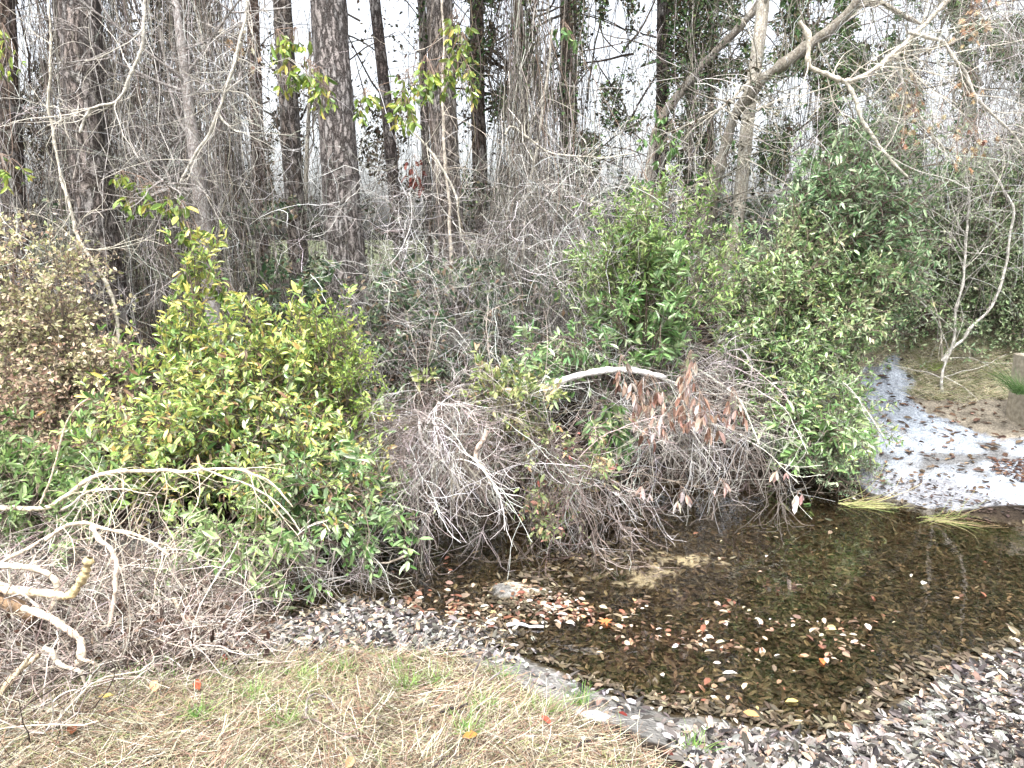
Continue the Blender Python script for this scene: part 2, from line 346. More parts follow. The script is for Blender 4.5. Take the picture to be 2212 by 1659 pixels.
def resample(pts, K):
    pts = np.asarray(pts, float); s = np.concatenate([[0], np.cumsum(np.linalg.norm(np.diff(pts, axis=0), axis=1))]); u = np.linspace(0, s[-1], K)
    o = np.stack([np.interp(u, s, pts[:, i]) for i in range(3)], -1)
    for _ in range(max(1, K // 14)): o[1:-1] = (o[:-2] + 2 * o[1:-1] + o[2:]) / 4
    return o
def put_leaves(mb, P, D, L, Wd, pal, tmpl, up=.8, spread=.9, ncol=None, hang=0.0, ljit=.38):
    n = len(P); rad = unit(np.cross(D, rng.normal(size=(n, 3))))
    d = unit(D * .6 + rad * spread + np.array([0, 0, -hang])); nn = unit(np.array([0, 0, up]) + rng.normal(size=(n, 3)) * .55 + np.array([0, -.25, 0]))
    s = np.clip(1 + ljit * rng.normal(size=n), .4, 1.7)
    cc = pick(pal, n) if ncol is None else ncol
    if tmpl is LEAF:
        k = rng.random(n) < .3; w2 = rng.uniform(.75, 1.25, n)
        mb.leaves(P[k], d[k], nn[k], L * s[k], Wd * (s * w2)[k] * .85, cc[k], CURL); k = ~k
        mb.leaves(P[k], d[k], nn[k], L * s[k], Wd * (s * w2)[k], cc[k], tmpl)
    else: mb.leaves(P, d, nn, L * s, Wd * s, cc, tmpl)
def bush(name, label, cat, blobs, bases, pal, ntw, lpt, L, Wd, stem_n=24, tw_l=.35, tw_up=.3, droop=.2, stemc=((1, (120, 105, 92)),), tmpl=LEAF, r_st=.009,
         group=None, twigc=None, leafmat=None, hang=0, arch=.5, bare=.0, lean=None):
    """blobs: (px,py,Y,rx,ry,rz) with radii in metres; bases: (px,Y) feet on the ground"""
    bl = np.array(blobs, float); C = at(bl[:, 0], bl[:, 1], bl[:, 2]); R = bl[:, 3:6]; vol = R.prod(1) ** .75; vol /= vol.sum()
    B = []
    for px, Y in bases: x = (px - CX) / FPX * Y * 1.02; B.append((x, Y, float(zt(x, Y)) - .03))
    B = np.array(B); t = thing(name, label, cat, B.mean(0), group)
    k = rng.choice(len(C), stem_n, p=vol); T = C[k] + ellip(stem_n, .3) * R[k] * .85
    d = np.linalg.norm(B[None] - T[:, None], axis=-1); bi = d.argmin(1); b0 = B[bi] + rng.normal(size=(stem_n, 3)) * [.05, .05, 0]
    mid = b0 * (1 - .5) + T * .5; mid[:, 2] = np.maximum(b0[:, 2], T[:, 2]) * .5 + mid[:, 2] * .5 + arch * np.abs(T[:, 2] - b0[:, 2]) * .3
    u = np.linspace(0, 1, 9)[None, :, None]
    P = (1 - u) ** 2 * b0[:, None] + 2 * u * (1 - u) * mid[:, None] + u ** 2 * T[:, None]
    P = P + np.cumsum(rng.normal(size=P.shape) * .014, 1) * u
    sm = MB(); sm.tubes(P, taper(r_st * rng.uniform(.7, 1.5, stem_n), r_st * .35, 9, stem_n), 5, pick(stemc, stem_n))
    n1 = max(4, ntw // 5)
    q, dd, i = on_paths(P, n1, .35, 1); out_ = unit(q - C[k[i]])
    P1 = wander(q, unit(dd * .4 + out_ * .7 + rng.normal(size=(n1, 3)) * .5 + [0, 0, tw_up]), tw_l * rng.uniform(.9, 1.9, n1), 7, .3, droop)
    sm.tubes(P1, taper(r_st * .4, r_st * .2, 7, n1), 4, pick(twigc or stemc, n1)); i1 = i
    q, dd, i = on_paths(P1, ntw, .15, 1)
    P2 = wander(q, unit(dd * .8 + rng.normal(size=(ntw, 3)) * .55 + [0, 0, tw_up * .7]), tw_l * rng.uniform(.35, 1.0, ntw), 5, .3, droop)
    sm.tubes(P2, taper(r_st * .22, r_st * .12, 5, ntw), 3, pick(twigc or stemc, ntw))
    sm.build('stem', M_TWIG, t)
    if lpt > 0:
        nl = int(ntw * lpt); sel = rng.random(nl) ** .6; A = P2[rng.random(ntw) >= bare]
        q, dd, ii = on_paths(A, nl, .15, 1); fm = MB(); put_leaves(fm, q, dd, L, Wd, pal, tmpl, hang=hang); fm.build('foliage', leafmat or M_LEAF, t)
    return t, P2
def shrink(o):
    if '_w' in o: del o['_w']

# ---------------------------------------------------------------- trees
def trunk_thing(name, label, pts, w, Y, mat, colr, height=11.0, group=None, limbs=6, crown=0, crown_pal=None, top_w=.6, sides=14, rough=.05, crown_z=None, kn=3.5, limb_l=1.8, leafL=.06, lean=0, cat='tree'):
    """pts: centre line in the photograph frame, w: width in its pixels; carried up past the frame to its full height"""
    p = np.array([at(a, b, Y) for a, b in pts]); base = p[-1].copy(); z0 = float(zt(base[0], base[1])) - .08
    if base[2] > z0 + .05:
        dx = (p[-1] - p[0]) / max(.3, np.linalg.norm(p[-1] - p[0])); base = np.array([base[0] + dx[0] * (base[2] - z0) * .7, base[1], z0]); p = np.vstack([p, base])
    top = p[0]
    if top[2] < height:
        d = unit(p[0] - p[1]) * .5 + np.array([0, 0, .5]); nseg = 3
        for s in range(nseg):
            top = top + np.array([d[0] * .6 + rng.normal() * .05, rng.normal() * .08, 1.0]) * (height - p[0, 2] if s == 0 else 1) / nseg if s == 0 else top + np.array([rng.normal() * .08, rng.normal() * .08, (height - top[2]) / (nseg - s)])
            p = np.vstack([top, p])
    K = 70; c = resample(p, K); c[:, 0] += np.convolve(rng.normal(size=K) * .006, np.ones(7) / 7, 'same'); r = sc(w, Y) / 2
    rr = np.interp(c[:, 2], [z0, z0 + .35, kn, height], [r * 1.35, r * 1.08, r, r * top_w])
    t = thing(name, label, cat, (base[0], base[1], z0), group)
    th = np.arange(sides) * 2 * math.pi / sides
    wob = 1 + rough * (rng.normal(size=(K, sides)) * .5 + .7 * np.sin(th * 3 + c[:, 2:3] * 1.3) + .4 * np.sin(th * 5 - c[:, 2:3] * 2.1))
    V = np.stack([c[:, None, 0] + rr[:, None] * wob * np.cos(th), c[:, None, 1] + rr[:, None] * wob * np.sin(th), np.repeat(c[:, None, 2], sides, 1)], -1)
    i = np.arange(K - 1)[:, None] * sides; j = np.arange(sides)[None]; q = np.stack([i + j, i + (j + 1) % sides, i + sides + (j + 1) % sides, i + sides + j], -1).reshape(-1, 4)[:, ::-1]
    cc = lin(*colr) * (1 + .10 * rng.normal(size=(K, 1, 1))) * np.ones((K, sides, 3)); cc = np.clip(cc, .01, .8)
    MB().add(V.reshape(-1, 3), q=q, c=cc.reshape(-1, 3)).build('trunk', mat, t, smooth=True)
    if limbs:
        zlo = crown_z if crown_z is not None else 2.6
        k = rng.integers(0, K, limbs * 6); k = k[c[k, 2] > zlo][:limbs]
        if len(k):
            n = len(k); a = rng.uniform(0, 2 * math.pi, n); D = np.stack([np.cos(a), np.sin(a) * .8, rng.uniform(.0, .7, n)], -1)
            LP = wander(c[k], D, limb_l * rng.uniform(.6, 1.3, n), 12, .5, -.1); bm = MB(); bm.tubes(LP, taper(rr[k] * .32, .006, 12, n), 6, np.tile(lin(*colr) * .9, (n, 1)))
            n2 = n * 7; q_, d_, _ = on_paths(LP, n2, .2, 1); L2 = wander(q_, unit(d_ + rng.normal(size=(n2, 3)) * .8), limb_l * .45 * rng.uniform(.5, 1.3, n2), 8, .5, .1)
            bm.tubes(L2, taper(.008, .003, 8, n2), 4, np.tile(lin(*colr) * .95, (n2, 1)))
            n3 = n2 * 4; q_, d_, _ = on_paths(L2, n3, .1, 1); L3 = wander(q_, unit(d_ + rng.normal(size=(n3, 3)) * .8), limb_l * .2 * rng.uniform(.5, 1.4, n3), 5, .4, .15)
            bm.tubes(L3, taper(.0035, .0018, 5, n3), 3, np.tile(lin(*colr), (n3, 1)))
            bm.build('limbs', mat if mat is M_SMOOTH else M_TWIG, t)
            if crown:
                q_, d_, _ = on_paths(L3, crown, .1, 1); cm = MB(); put_leaves(cm, q_, d_, leafL, leafL * .5, crown_pal, LEAFS, up=.5); cm.build('crown', M_LEAF, t)
    return t, c
NEEDLE = [(3, (70, 92, 50)), (1, (105, 118, 70)), (1, (130, 105, 70))]
DARKLF = [(4, (46, 46, 34)), (2, (66, 68, 46)), (2, (78, 62, 48)), (1, (100, 90, 66))]
EVER = [(4, (52, 78, 44)), (3, (80, 108, 62)), (1, (120, 140, 84))]
PB = (138, 128, 122)
pines = [
 ('furrowed reddish grey pine, widest on the left, leaning above the yellow-green shrub', [(168, 0), (182, 200), (200, 400), (228, 600), (250, 760), (268, 880)], 76, 7.6, PB),
 ('pine trunk of middling width with dark plates, left neighbour of the thickest pine', [(608, 0), (622, 200), (634, 400), (648, 590)], 40, 11.0, (134, 124, 116)),
 ('thickest pine, straight grey plated trunk rising left of the centre', [(708, 0), (718, 150), (731, 300), (742, 480), (757, 660)], 74, 8.7, (150, 142, 138)),
 ('slim dark pine leaning left at its top, just right of the thickest pine', [(808, 0), (828, 170), (843, 300), (856, 450)], 25, 12.5, (112, 102, 98)),
 ('broad vine-clad pine trunk behind the sprig of yellow-green leaves', [(948, 0), (955, 200), (966, 400), (980, 560)], 56, 10.2, (140, 131, 123)),
 ('narrow brown pine wrapped in hanging vines, right of the broad vine-clad pine', [(1028, 0), (1032, 200), (1040, 420)], 30, 12.0, (112, 98, 88)),
 ('brown pine trunk with loose vines, standing in the middle of the wood', [(1226, 0), (1229, 200), (1226, 420)], 36, 12.6, (122, 106, 92)),
 ('dark straight pine trunk left of the curved oak limb, against bright sky', [(1432, 0), (1431, 200), (1424, 430)], 27, 13.0, (84, 74, 68)),
 ('vine-covered trunk at the far left edge of the wood', [(8, 0), (18, 200), (30, 420)], 42, 9.5, (112, 98, 88)),
 ('brown pine trunk behind twigs, between the grey pole tree and the middling pine', [(545, 0), (552, 200), (562, 420)], 27, 12.5, (126, 104, 92)),
 ('twisted dark trunk in the tangle above the pale grey pole tree', [(392, 0), (398, 150), (404, 330)], 32, 13.5, (100, 90, 80)),
 ('thin dark trunk right of the straight dark pine', [(1497, 0), (1492, 200), (1486, 430)], 19, 14.0, (84, 76, 66)),
 ('thin brown trunk behind the left pine, against a patch of sky', [(120, 0), (136, 200), (152, 420)], 16, 12.0, (120, 108, 98)),
 ('slim pine trunk close against the left side of the broad vine-clad pine', [(911, 0), (915, 180), (922, 380)], 18, 14.0, (120, 110, 106)),
]
for i, (lb, pts, wd, Y, cl) in enumerate(pines):
    trunk_thing('pine_tree', lb, pts, wd, Y, M_PINE, cl, 12.5, 'pines of the wood', limbs=8, crown=1500, crown_pal=NEEDLE, crown_z=7.5, limb_l=2.2, leafL=.09, sides=20 if wd > 50 else 12)
trunk_thing('pole_tree', 'pale grey smooth-barked young tree standing in the yellow-green shrub', [(395, 120), (420, 330), (436, 450), (450, 580), (468, 730)], 31, 7.2, M_SMOOTH, (176, 171, 168), 5.4, limbs=14, limb_l=1.2, top_w=.16, rough=.03, kn=2.5)
trunk_thing('pale_tree', 'slender pale trunk with lichen, crossing behind the leaning oak', [(1652, 0), (1640, 80), (1628, 170), (1612, 280), (1602, 400), (1578, 570)], 27, 8.9, M_SMOOTH, (190, 186, 172), 10, limbs=8, limb_l=1.6, crown=300, crown_pal=DARKLF, rough=.03)
trunk_thing('dark_sapling', 'black-looking sapling between the thin dark trunk and the leaning oak', [(1538, 100), (1534, 280), (1528, 460)], 14, 12.0, M_TWIG, (66, 62, 52), 8, limbs=8, crown=900, crown_pal=EVER, limb_l=1.4)
trunk_thing('dark_sapling', 'dark forked sapling left of the brown pine in the middle of the wood', [(1118, 0), (1124, 150), (1130, 320)], 26, 12.2, M_TWIG, (84, 74, 64), 8, limbs=12, crown=1400, crown_pal=DARKLF, limb_l=1.8)
trunk_thing('thin_tree', 'thin pale stem against the bright gap left of the thickest pine', [(668, 240), (663, 330), (656, 520)], 9, 12.5, M_SMOOTH, (190, 186, 172), 5.6, limbs=3, limb_l=.7)

# leaning oak: trunk and the long limb that runs up to the right
def branch(name, label, pts, r0, r1, Y, colr, cat='branch', mat=None, twigs=0, tw_l=.4, group=None, sides=9, K=None, droop=.2, parent=None, Y1=None, part=None, leafs=None, knob=.13, tw_r=.004):
    Ys = np.linspace(Y, Y if Y1 is None else Y1, len(pts)); p = np.array([at(a, b, y) for (a, b), y in zip(pts, Ys)])
    K = K or max(16, len(pts) * 5); c = resample(p, K); L_ = np.linalg.norm(p[-1] - p[0])
    c += np.cumsum(rng.normal(size=(K, 3)), 0) * .0014 * (L_ + .3)
    r = np.linspace(sc(r0, Ys[0]), sc(r1, Ys[-1]), K) * (1 + knob * rng.normal(size=K)); cc = lin(*colr) * (1 + .12 * rng.normal(size=(1, K, 1))) * np.ones((1, K, 3))
    if parent is None and twigs:
        parent = thing(name, label, cat, c[0], group); part = 'stem'
    m = MB(); r[-1] *= .5; m.tubes(c[None], r[None], sides, np.clip(cc, .01, .9)); o = m.build(part or name, mat or M_WOOD, parent, smooth=True, origin=None if parent else c[0])
    if twigs:
        q, d, _ = on_paths(c[None], twigs, .15, 1); P = wander(q, unit(d * .8 + rng.normal(size=(twigs, 3)) * .8), tw_l * rng.uniform(.5, 1.6, twigs), 8, .45, droop)
        m = MB(); m.tubes(P, taper(tw_r, tw_r * .4, 8, twigs), 4, np.clip(lin(*colr) * (1 + .15 * rng.normal(size=(twigs, 1))), .01, .9))
        n2 = twigs * 3; q, d, _ = on_paths(P, n2, .2, 1); P2 = wander(q, unit(d + rng.normal(size=(n2, 3)) * .7), tw_l * .5 * rng.uniform(.5, 1.4, n2), 6, .4, droop)
        m.tubes(P2, taper(tw_r * .5, tw_r * .3, 6, n2), 3, np.clip(lin(*colr) * (1 + .2 * rng.normal(size=(n2, 1))), .01, .9)); m.build('twigs', M_TWIG, parent)
        if leafs:
            pal, nl, L, Wd, hang, tm, mt = leafs; q, d, _ = on_paths(P2, nl, .3, 1); m = MB(); put_leaves(m, q, d, L, Wd, pal, tm, hang=hang); m.build('foliage', mt, parent)
    if parent is None: tag(o, label, cat, group); return o
    return parent
PALE = (190, 184, 170); GREY = (178, 172, 164); TAN = (196, 176, 150); DK = (96, 88, 84)
oak = branch('oak_tree', 'stout grey oak leaning right with its long mossy limb reaching over the creek', [(1502, 600), (1518, 520), (1535, 440), (1556, 340), (1590, 240), (1640, 172), (1720, 118), (1800, 62), (1850, 5), (1950, -90), (2080, -160)], 15, 7, 9.2, (150, 145, 132), 'tree', M_SMOOTH, twigs=60, tw_l=1.0, Y1=7.8, leafs=(EVER, 700, .055, .025, .2, LEAFS, M_LEAF), sides=12, tw_r=.008)
branch('limb', None, [(1800, 62), (1850, 15), (1900, 5), (1960, 40), (1990, 55)], 7, 4, 8.5, (196, 190, 174), parent=oak, part='limb', mat=M_SMOOTH)
branch('curved_oak', 'grey limb curving up to the right in front of the bright sky gap', [(1395, 480), (1408, 330), (1428, 262), (1470, 205), (1502, 158), (1560, 95), (1615, 40), (1660, -20), (1720, -90)], 11, 6, 10.5, (140, 134, 124), 'tree', M_SMOOTH, twigs=30, tw_l=1.1, leafs=(EVER, 500, .05, .024, .2, LEAFS, M_LEAF), tw_r=.007)
b = branch('zigzag_branch', 'bleached zigzag branch hooked down from the oak limb, upper right', [(1728, 45), (1742, 62), (1750, 80), (1746, 145), (1780, 152), (1812, 165), (1826, 176), (1865, 162), (1900, 142), (1935, 108), (1960, 90), (2010, 40), (2060, -20), (2120, -80)], 5.2, 4, 7.2, (200, 192, 176), twigs=26, tw_l=.7, tw_r=.006)
branch('limb', None, [(1826, 176), (1848, 215), (1862, 262), (1880, 282), (1900, 318), (1920, 340), (1962, 385)], 4.5, 2.5, 7.2, (210, 204, 188), parent=b, part='limb')
branch('drooping_branch', 'grey branch drooping from the zigzag branch across the twig thicket, upper right', [(1960, 70), (2010, 82), (2040, 85), (2062, 128), (2090, 160), (2110, 210), (2150, 245), (2190, 280), (2225, 330)], 4, 2, 7.0, (198, 192, 180), twigs=30, tw_l=.6)
branch('hanging_branch', 'pale branch hanging behind the orange leaves, upper right', [(1935, 105), (1945, 160), (1950, 200), (1975, 240), (2010, 290), (2040, 330)], 3.5, 2, 7.3, (205, 200, 186), twigs=20, tw_l=.6)
branch('crooked_branch', 'white crooked branch in front of the left pine', [(300, -160), (318, -50), (312, 40), (307, 87), (303, 117), (283, 157), (273, 200), (247, 223), (200, 230), (177, 253), (170, 285)], 3.5, 2.5, 6.6, (206, 200, 188), twigs=22, tw_l=.6)
branch('crooked_branch', 'kinked pale branch above the top of the grey pole tree', [(548, -90), (536, 20), (520, 90), (513, 133), (498, 170), (487, 200), (473, 247), (487, 267), (510, 285)], 3, 2, 7, (206, 200, 188), twigs=14, tw_l=.5)
branch('bare_branch', 'pale branch forking off beside the top of the grey pole tree', [(520, 90), (490, 190), (460, 262), (445, 300), (427, 320), (407, 360), (385, 395)], 4, 2.5, 7, (196, 190, 178), twigs=16, tw_l=.6)
branch('slanting_sapling', 'pale slanting stem in front of the foot of the left pine', [(95, -60), (112, 80), (104, 210), (118, 330), (147, 420), (157, 467), (163, 500), (187, 533), (225, 590), (245, 640), (262, 760)], 2, 4, 6.9, (205, 198, 182), twigs=18, tw_l=.6)
branch('hooked_vine', 'pale hooked vine looping right in the middle of the thicket', [(1090, 290), (1102, 270), (1114, 273), (1120, 287), (1147, 303), (1180, 330), (1220, 340), (1304, 345), (1370, 330)], 2, 1.3, 8, (214, 208, 192), cat='vine', twigs=10, tw_l=.4)
branch('slanting_sapling', 'pale stem slanting down to the right below the broad vine-clad pine', [(870, 265), (905, 300), (930, 330), (955, 365), (975, 400), (992, 440), (1000, 520)], 2.6, 2, 8, (206, 200, 186), twigs=10, tw_l=.5)
branch('bare_sapling', 'pale crooked sapling in front of the broad vine-clad pine', [(948, -60), (958, 80), (962, 235), (968, 300), (972, 360), (980, 420), (985, 520), (990, 640)], 1.8, 4, 8.3, (192, 182, 168), cat='sapling', twigs=16, tw_l=.6)
branch('bare_sapling', 'grey leaning stem above the green bush right of the centre', [(1195, 60), (1172, 200), (1155, 340), (1140, 400), (1130, 480), (1122, 560), (1112, 700)], 1.8, 4, 8, (184, 178, 166), cat='sapling', twigs=16, tw_l=.6)

# ---------------------------------------------------------------- wood behind: far stuff
def cloud(n, pxr, pyr, Yr, gaps=(), keep=.12):
    k_ = rng.random(n) < .62; px = rng.uniform(*pxr, n); py = np.where(k_, rng.uniform(-40, pyr[1], n), rng.uniform(pyr[0], 0, n)); Y = Yr[0] + (Yr[1] - Yr[0]) * rng.random(n) ** .8
    x = (px - CX) / FPX * Y; m = np.ones(n, bool)
    p = rng.random(n)
    dens = .52 + 1.4 * fbm(px / 60, py / 110, 1.1, 3, 71)
    dens = np.where(py < -60 + 150 * (px > 1600), -.25 + 2.6 * fbm(px / 75, py / 150, 1.1, 3, 73), dens)
    for (a, b_, c, d) in gaps:
        k = (px > a) & (px < c) & (py > b_) & (py < d); dens = np.where(k, keep, dens)
    m = p < dens
    return at(px[m], py[m], Y[m])
GAPS = [(60, 40, 110, 130), (760, -40, 905, 210), (652, -60, 678, 260), (655, 260, 705, 480), (592, 300, 622, 470), (50, 330, 78, 430), (95, 340, 142, 430), (1550, 60, 1600, 130),
        (1548, 180, 1635, 450), (1300, 300, 1335, 420), (2020, 100, 2070, 190), (2110, 140, 2150, 230), (1535, 300, 1640, 640), (1385, 60, 1425, 320), (1400, 60, 1425, 260), (1340, 90, 1400, 250), (1000, 210, 1060, 320), (875, 290, 905, 350), (1055, 330, 1080, 400), (1020, 300, 1065, 390), (1180, 230, 1215, 330),
        (1245, 150, 1300, 290), (800, 390, 840, 470), (1740, 5, 1795, 60), (1930, 5, 2000, 60), (1835, 440, 1850, 520), (560, 60, 595, 240), (230, 0, 270, 120), (1960, 240, 1990, 290)]
m = MB()
C = cloud(230000, (-500, 2700), (-700, 430), (13, 24), GAPS, .05)
put_leaves(m, C, unit(rng.normal(size=C.shape)), .088, .05, DARKLF, LEAFS, up=.3)
C = cloud(90000, (900, 2500), (-500, 470), (10, 16), GAPS, .06)
put_leaves(m, C, unit(rng.normal(size=C.shape)), .06, .03, EVER + [(3, (90, 84, 60))], LEAFS, up=.3)
C = cloud(34000, (-500, 600), (-500, 470), (10, 16), GAPS, .1)
put_leaves(m, C, unit(rng.normal(size=C.shape)), .055, .028, DARKLF, LEAFS, up=.3)
C = cloud(70000, (1000, 2400), (-60, 440), (9.3, 13), GAPS, .05)
put_leaves(m, C, unit(rng.normal(size=C.shape)), .052, .026, DARKLF + EVER, LEAFS, up=.4)
C = cloud(60000, (1640, 2500), (-300, 470), (8.8, 12), GAPS, .06)
put_leaves(m, C, unit(rng.normal(size=C.shape)), .06, .026, EVER + [(2, (90, 84, 60))], LEAFS, up=.5)
tag(m.build('far_foliage', M_FAR), 'haze of small dark leaves and twigs filling the gaps between the trunks', 'foliage', kind='stuff')
m = MB()
C = cloud(11000, (-500, 2700), (-600, 520), (10, 22), GAPS, .08)
D = unit(rng.normal(size=C.shape) * [1, 1, .7]); P = wander(C, D, rng.uniform(.5, 1.8, len(C)), 7, .5, .1)
m.tubes(P, taper(.006, .003, 7, len(C)), 3, pick([(2, (110, 98, 86)), (2, (76, 68, 60)), (1, (150, 140, 126))], len(C)))
C = cloud(900, (-500, 2700), (-600, 300), (12, 20), GAPS, .3)
P = wander(C, unit(rng.normal(size=C.shape) + [0, 0, .3]), rng.uniform(1.2, 3, len(C)), 10, .5, 0)
m.tubes(P, taper(.022, .006, 10, len(C)), 5, pick([(2, (70, 62, 54)), (1, (100, 90, 78))], len(C)))
tag(m.build('far_twigs', M_TWIG), 'dim mesh of bare twigs beyond the first row of trunks', 'twigs', kind='stuff')
# hanging vines
CLEAR = [(140, 250, 7.7), (672, 775, 8.8), (590, 650, 10.8), (910, 1000, 9.9), (760, 910, 30), (1400, 1450, 12.5)]
def vines(m, n, pxr, Yr, ztop, zbot, pal, r=(.002, .0045), drift=.1, gaps=(), K=12, keep=.25):
    Y = rng.uniform(*Yr, n); px = rng.uniform(*pxr, n)
    cl = vnoise(px / 46, Y / 3, 1, 77) ; k = rng.random(n) < np.clip(.62 + .8 * cl, .08, 1)
    for a_, g_, b_, h_ in GAPS: k &= ~((px > a_) & (px < b_) & (rng.random(n) < .8))
    for a_, b_, y_ in CLEAR: k &= ~((px > a_) & (px < b_) & (Y < y_) & (rng.random(n) < .85))
    px = px[k]; Y = Y[k]; n = len(px)
    x = (px - CX) / FPX * Y * 1.02; a = rng.uniform(*ztop, n); b = np.maximum(rng.uniform(*zbot, n), zt(x, Y) + .0); t = np.linspace(0, 1, K)
    z = a[:, None] * (1 - t) + b[:, None] * t; w_ = np.cumsum(rng.normal(size=(2, n, K)) * drift / math.sqrt(K), -1); w_ = w_ + rng.normal(size=w_.shape) * drift * .12; sl = rng.normal(size=(2, n, 1)) * drift * 1.6 * t
    P = np.stack([x[:, None] + w_[0] + sl[0], Y[:, None] + w_[1] + sl[1], z], -1); R = rng.uniform(*r, n)
    m.tubes(P, taper(R, R * .7, K, n), 3, pick(pal, n, .2)); return P
VP = [(4, (136, 128, 118)), (4, (88, 81, 74)), (2.5, (192, 188, 180)), (2, (58, 53, 49)), (1, (118, 98, 84))]
m = MB()
vines(m, 2300, (-100, 1350), (7.5, 12), (3.0, 6.5), (.8, 2.2), VP, (.002, .0045), .2)
vines(m, 3000, (-300, 2500), (11, 17), (3.5, 9), (.9, 2.6), [(4, (76, 71, 65)), (4, (44, 40, 37)), (1, (140, 134, 124))], (.003, .007), .3)
vines(m, 1000, (1350, 2300), (8.5, 12), (3.0, 6.5), (.8, 2.2), VP, (.002, .0045), .16)
vines(m, 1100, (200, 640), (7.2, 10), (2.6, 6), (.6, 1.8), VP, (.002, .0045), .14)
vines(m, 900, (800, 1250), (7.2, 10), (2.6, 5), (.6, 1.8), VP, (.002, .0045), .14)
for px, wd, Y in ((20, 60, 9.3), (950, 75, 10.0), (1030, 40, 11.8), (1228, 44, 12.4), (200, 95, 7.5), (400, 60, 13.2), (545, 40, 12.3), (1480, 60, 12), (640, 44, 10.8), (1780, 90, 10)):
    vines(m, 55, (px - wd / 2, px + wd / 2), (Y - .45, Y - .15), (2.4, 7), (.8, 2.0), VP, (.002, .006), .07)
tag(m.build('hanging_vines', M_TWIG), 'curtain of thin dead vines hanging straight down between the trunks', 'vines', kind='stuff')
# arching twig thickets
def thicket(m, n, pxr, pyr, Yr, L, pal, r=(.0016, .0035), curl=.45, droop=.25, up=.2, kids=2, elong=(1, 1, 1)):
    X_ = rng.uniform(*pxr, n); Y_ = rng.uniform(*Yr, n); k_ = np.ones(n, bool)
    for a_, b_, y_ in CLEAR[:4]: k_ &= ~((X_ > a_ - 25) & (X_ < b_ + 15) & (Y_ < y_) & (rng.random(n) < .8))
    Z_ = rng.uniform(*pyr, n)
    for a_, g_, b_, h_ in GAPS: k_ &= ~((X_ > a_ - 12) & (X_ < b_ + 12) & (Z_ > g_ - 60) & (Z_ < h_ + 60) & (rng.random(n) < .85))
    n = int(k_.sum()); C = at(X_[k_], Z_[k_], Y_[k_]); D = unit(rng.normal(size=(n, 3)) * elong + [0, 0, up])
    P = wander(C, D, rng.uniform(*L, n), 9, curl, droop); R = rng.uniform(*r, n); c = pick(pal, n, .2); m.tubes(P, taper(R, R * .6, 9, n), 3, c)
    n2 = n * kids
    if n2:
        q, d, i = on_paths(P, n2, .15, 1); P2 = wander(q, unit(d + rng.normal(size=(n2, 3)) * .7), rng.uniform(*L, n2) * .4, 6, curl, droop); m.tubes(P2, taper(R[i] * .65, R[i] * .45, 6, n2), 3, c[i])
    return P
TP = [(4, (176, 172, 166)), (3, (134, 128, 120)), (3, (214, 212, 208)), (2, (88, 82, 76))]
m = MB(); FR = (.0012, .0028)
thicket(m, 1000, (0, 700), (60, 700), (6.6, 8.5), (.4, 1.3), TP, FR, curl=.8, kids=3)
thicket(m, 2400, (700, 1350), (330, 860), (6.8, 9), (.35, 1.1), TP, FR, curl=.8, kids=3)
thicket(m, 1200, (-100, 1900), (330, 640), (9, 13), (.6, 1.8), [(3, (96, 90, 83)), (3, (60, 55, 50))], curl=.6)
thicket(m, 700, (650, 1750), (380, 700), (8, 10.5), (.6, 1.4), TP)
thicket(m, 350, (1350, 1950), (120, 620), (7.5, 10), (.5, 1.4), TP)
tag(m.build('twig_thicket', M_TWIG), 'grey arching twigs knitted across the middle of the wood', 'thicket', kind='stuff')
m = MB()
thicket(m, 1250, (1880, 2400), (-40, 340), (6.6, 9), (.35, 1.2), [(4, (168, 163, 156)), (4, (112, 105, 98)), (2, (212, 209, 204))], r=(.0012, .0028), kids=3, curl=.8)
thicket(m, 60, (1900, 2400), (380, 600), (7.8, 9), (.5, 1.3), TP)
tag(m.build('twig_thicket', M_TWIG), 'silvery mesh of bare twigs filling the upper right of the wood', 'thicket', kind='stuff')
# undergrowth leaves between the trunks and low ground cover
m = MB()
def scatter(m, n, pxr, pyr, Yr, L, Wd, pal, tm=LEAFS, clump=.9, s=40, seed=81):
    px = rng.uniform(*pxr, n); py = rng.uniform(*pyr, n); k = rng.random(n) < np.clip(.4 + clump * fbm(px / s, py / s, 1, 3, seed), .02, 1)
    C = at(px[k], py[k], rng.uniform(*Yr, k.sum())); put_leaves(m, C, unit(rng.normal(size=C.shape)), L, Wd, pal, tm, up=.6)
UG = [(4, (52, 78, 50)), (3, (82, 112, 70)), (2, (124, 138, 96)), (1, (140, 118, 92))]
scatter(m, 26000, (560, 1360), (560, 900), (7.2, 9.5), .06, .03, UG)
scatter(m, 9000, (100, 640), (420, 800), (7.8, 10), .055, .028, UG + [(3, (140, 130, 96))])
scatter(m, 12000, (1200, 1900), (420, 760), (8.5, 11), .055, .028, UG)
scatter(m, 42000, (-300, 2400), (430, 640), (10.5, 18), .08, .045, [(4, (56, 70, 44)), (3, (84, 96, 62)), (2, (96, 80, 64))])
tag(m.build('undergrowth', M_LEAF), 'dim green undergrowth of small leaves at the feet of the trunks', 'undergrowth', kind='stuff')

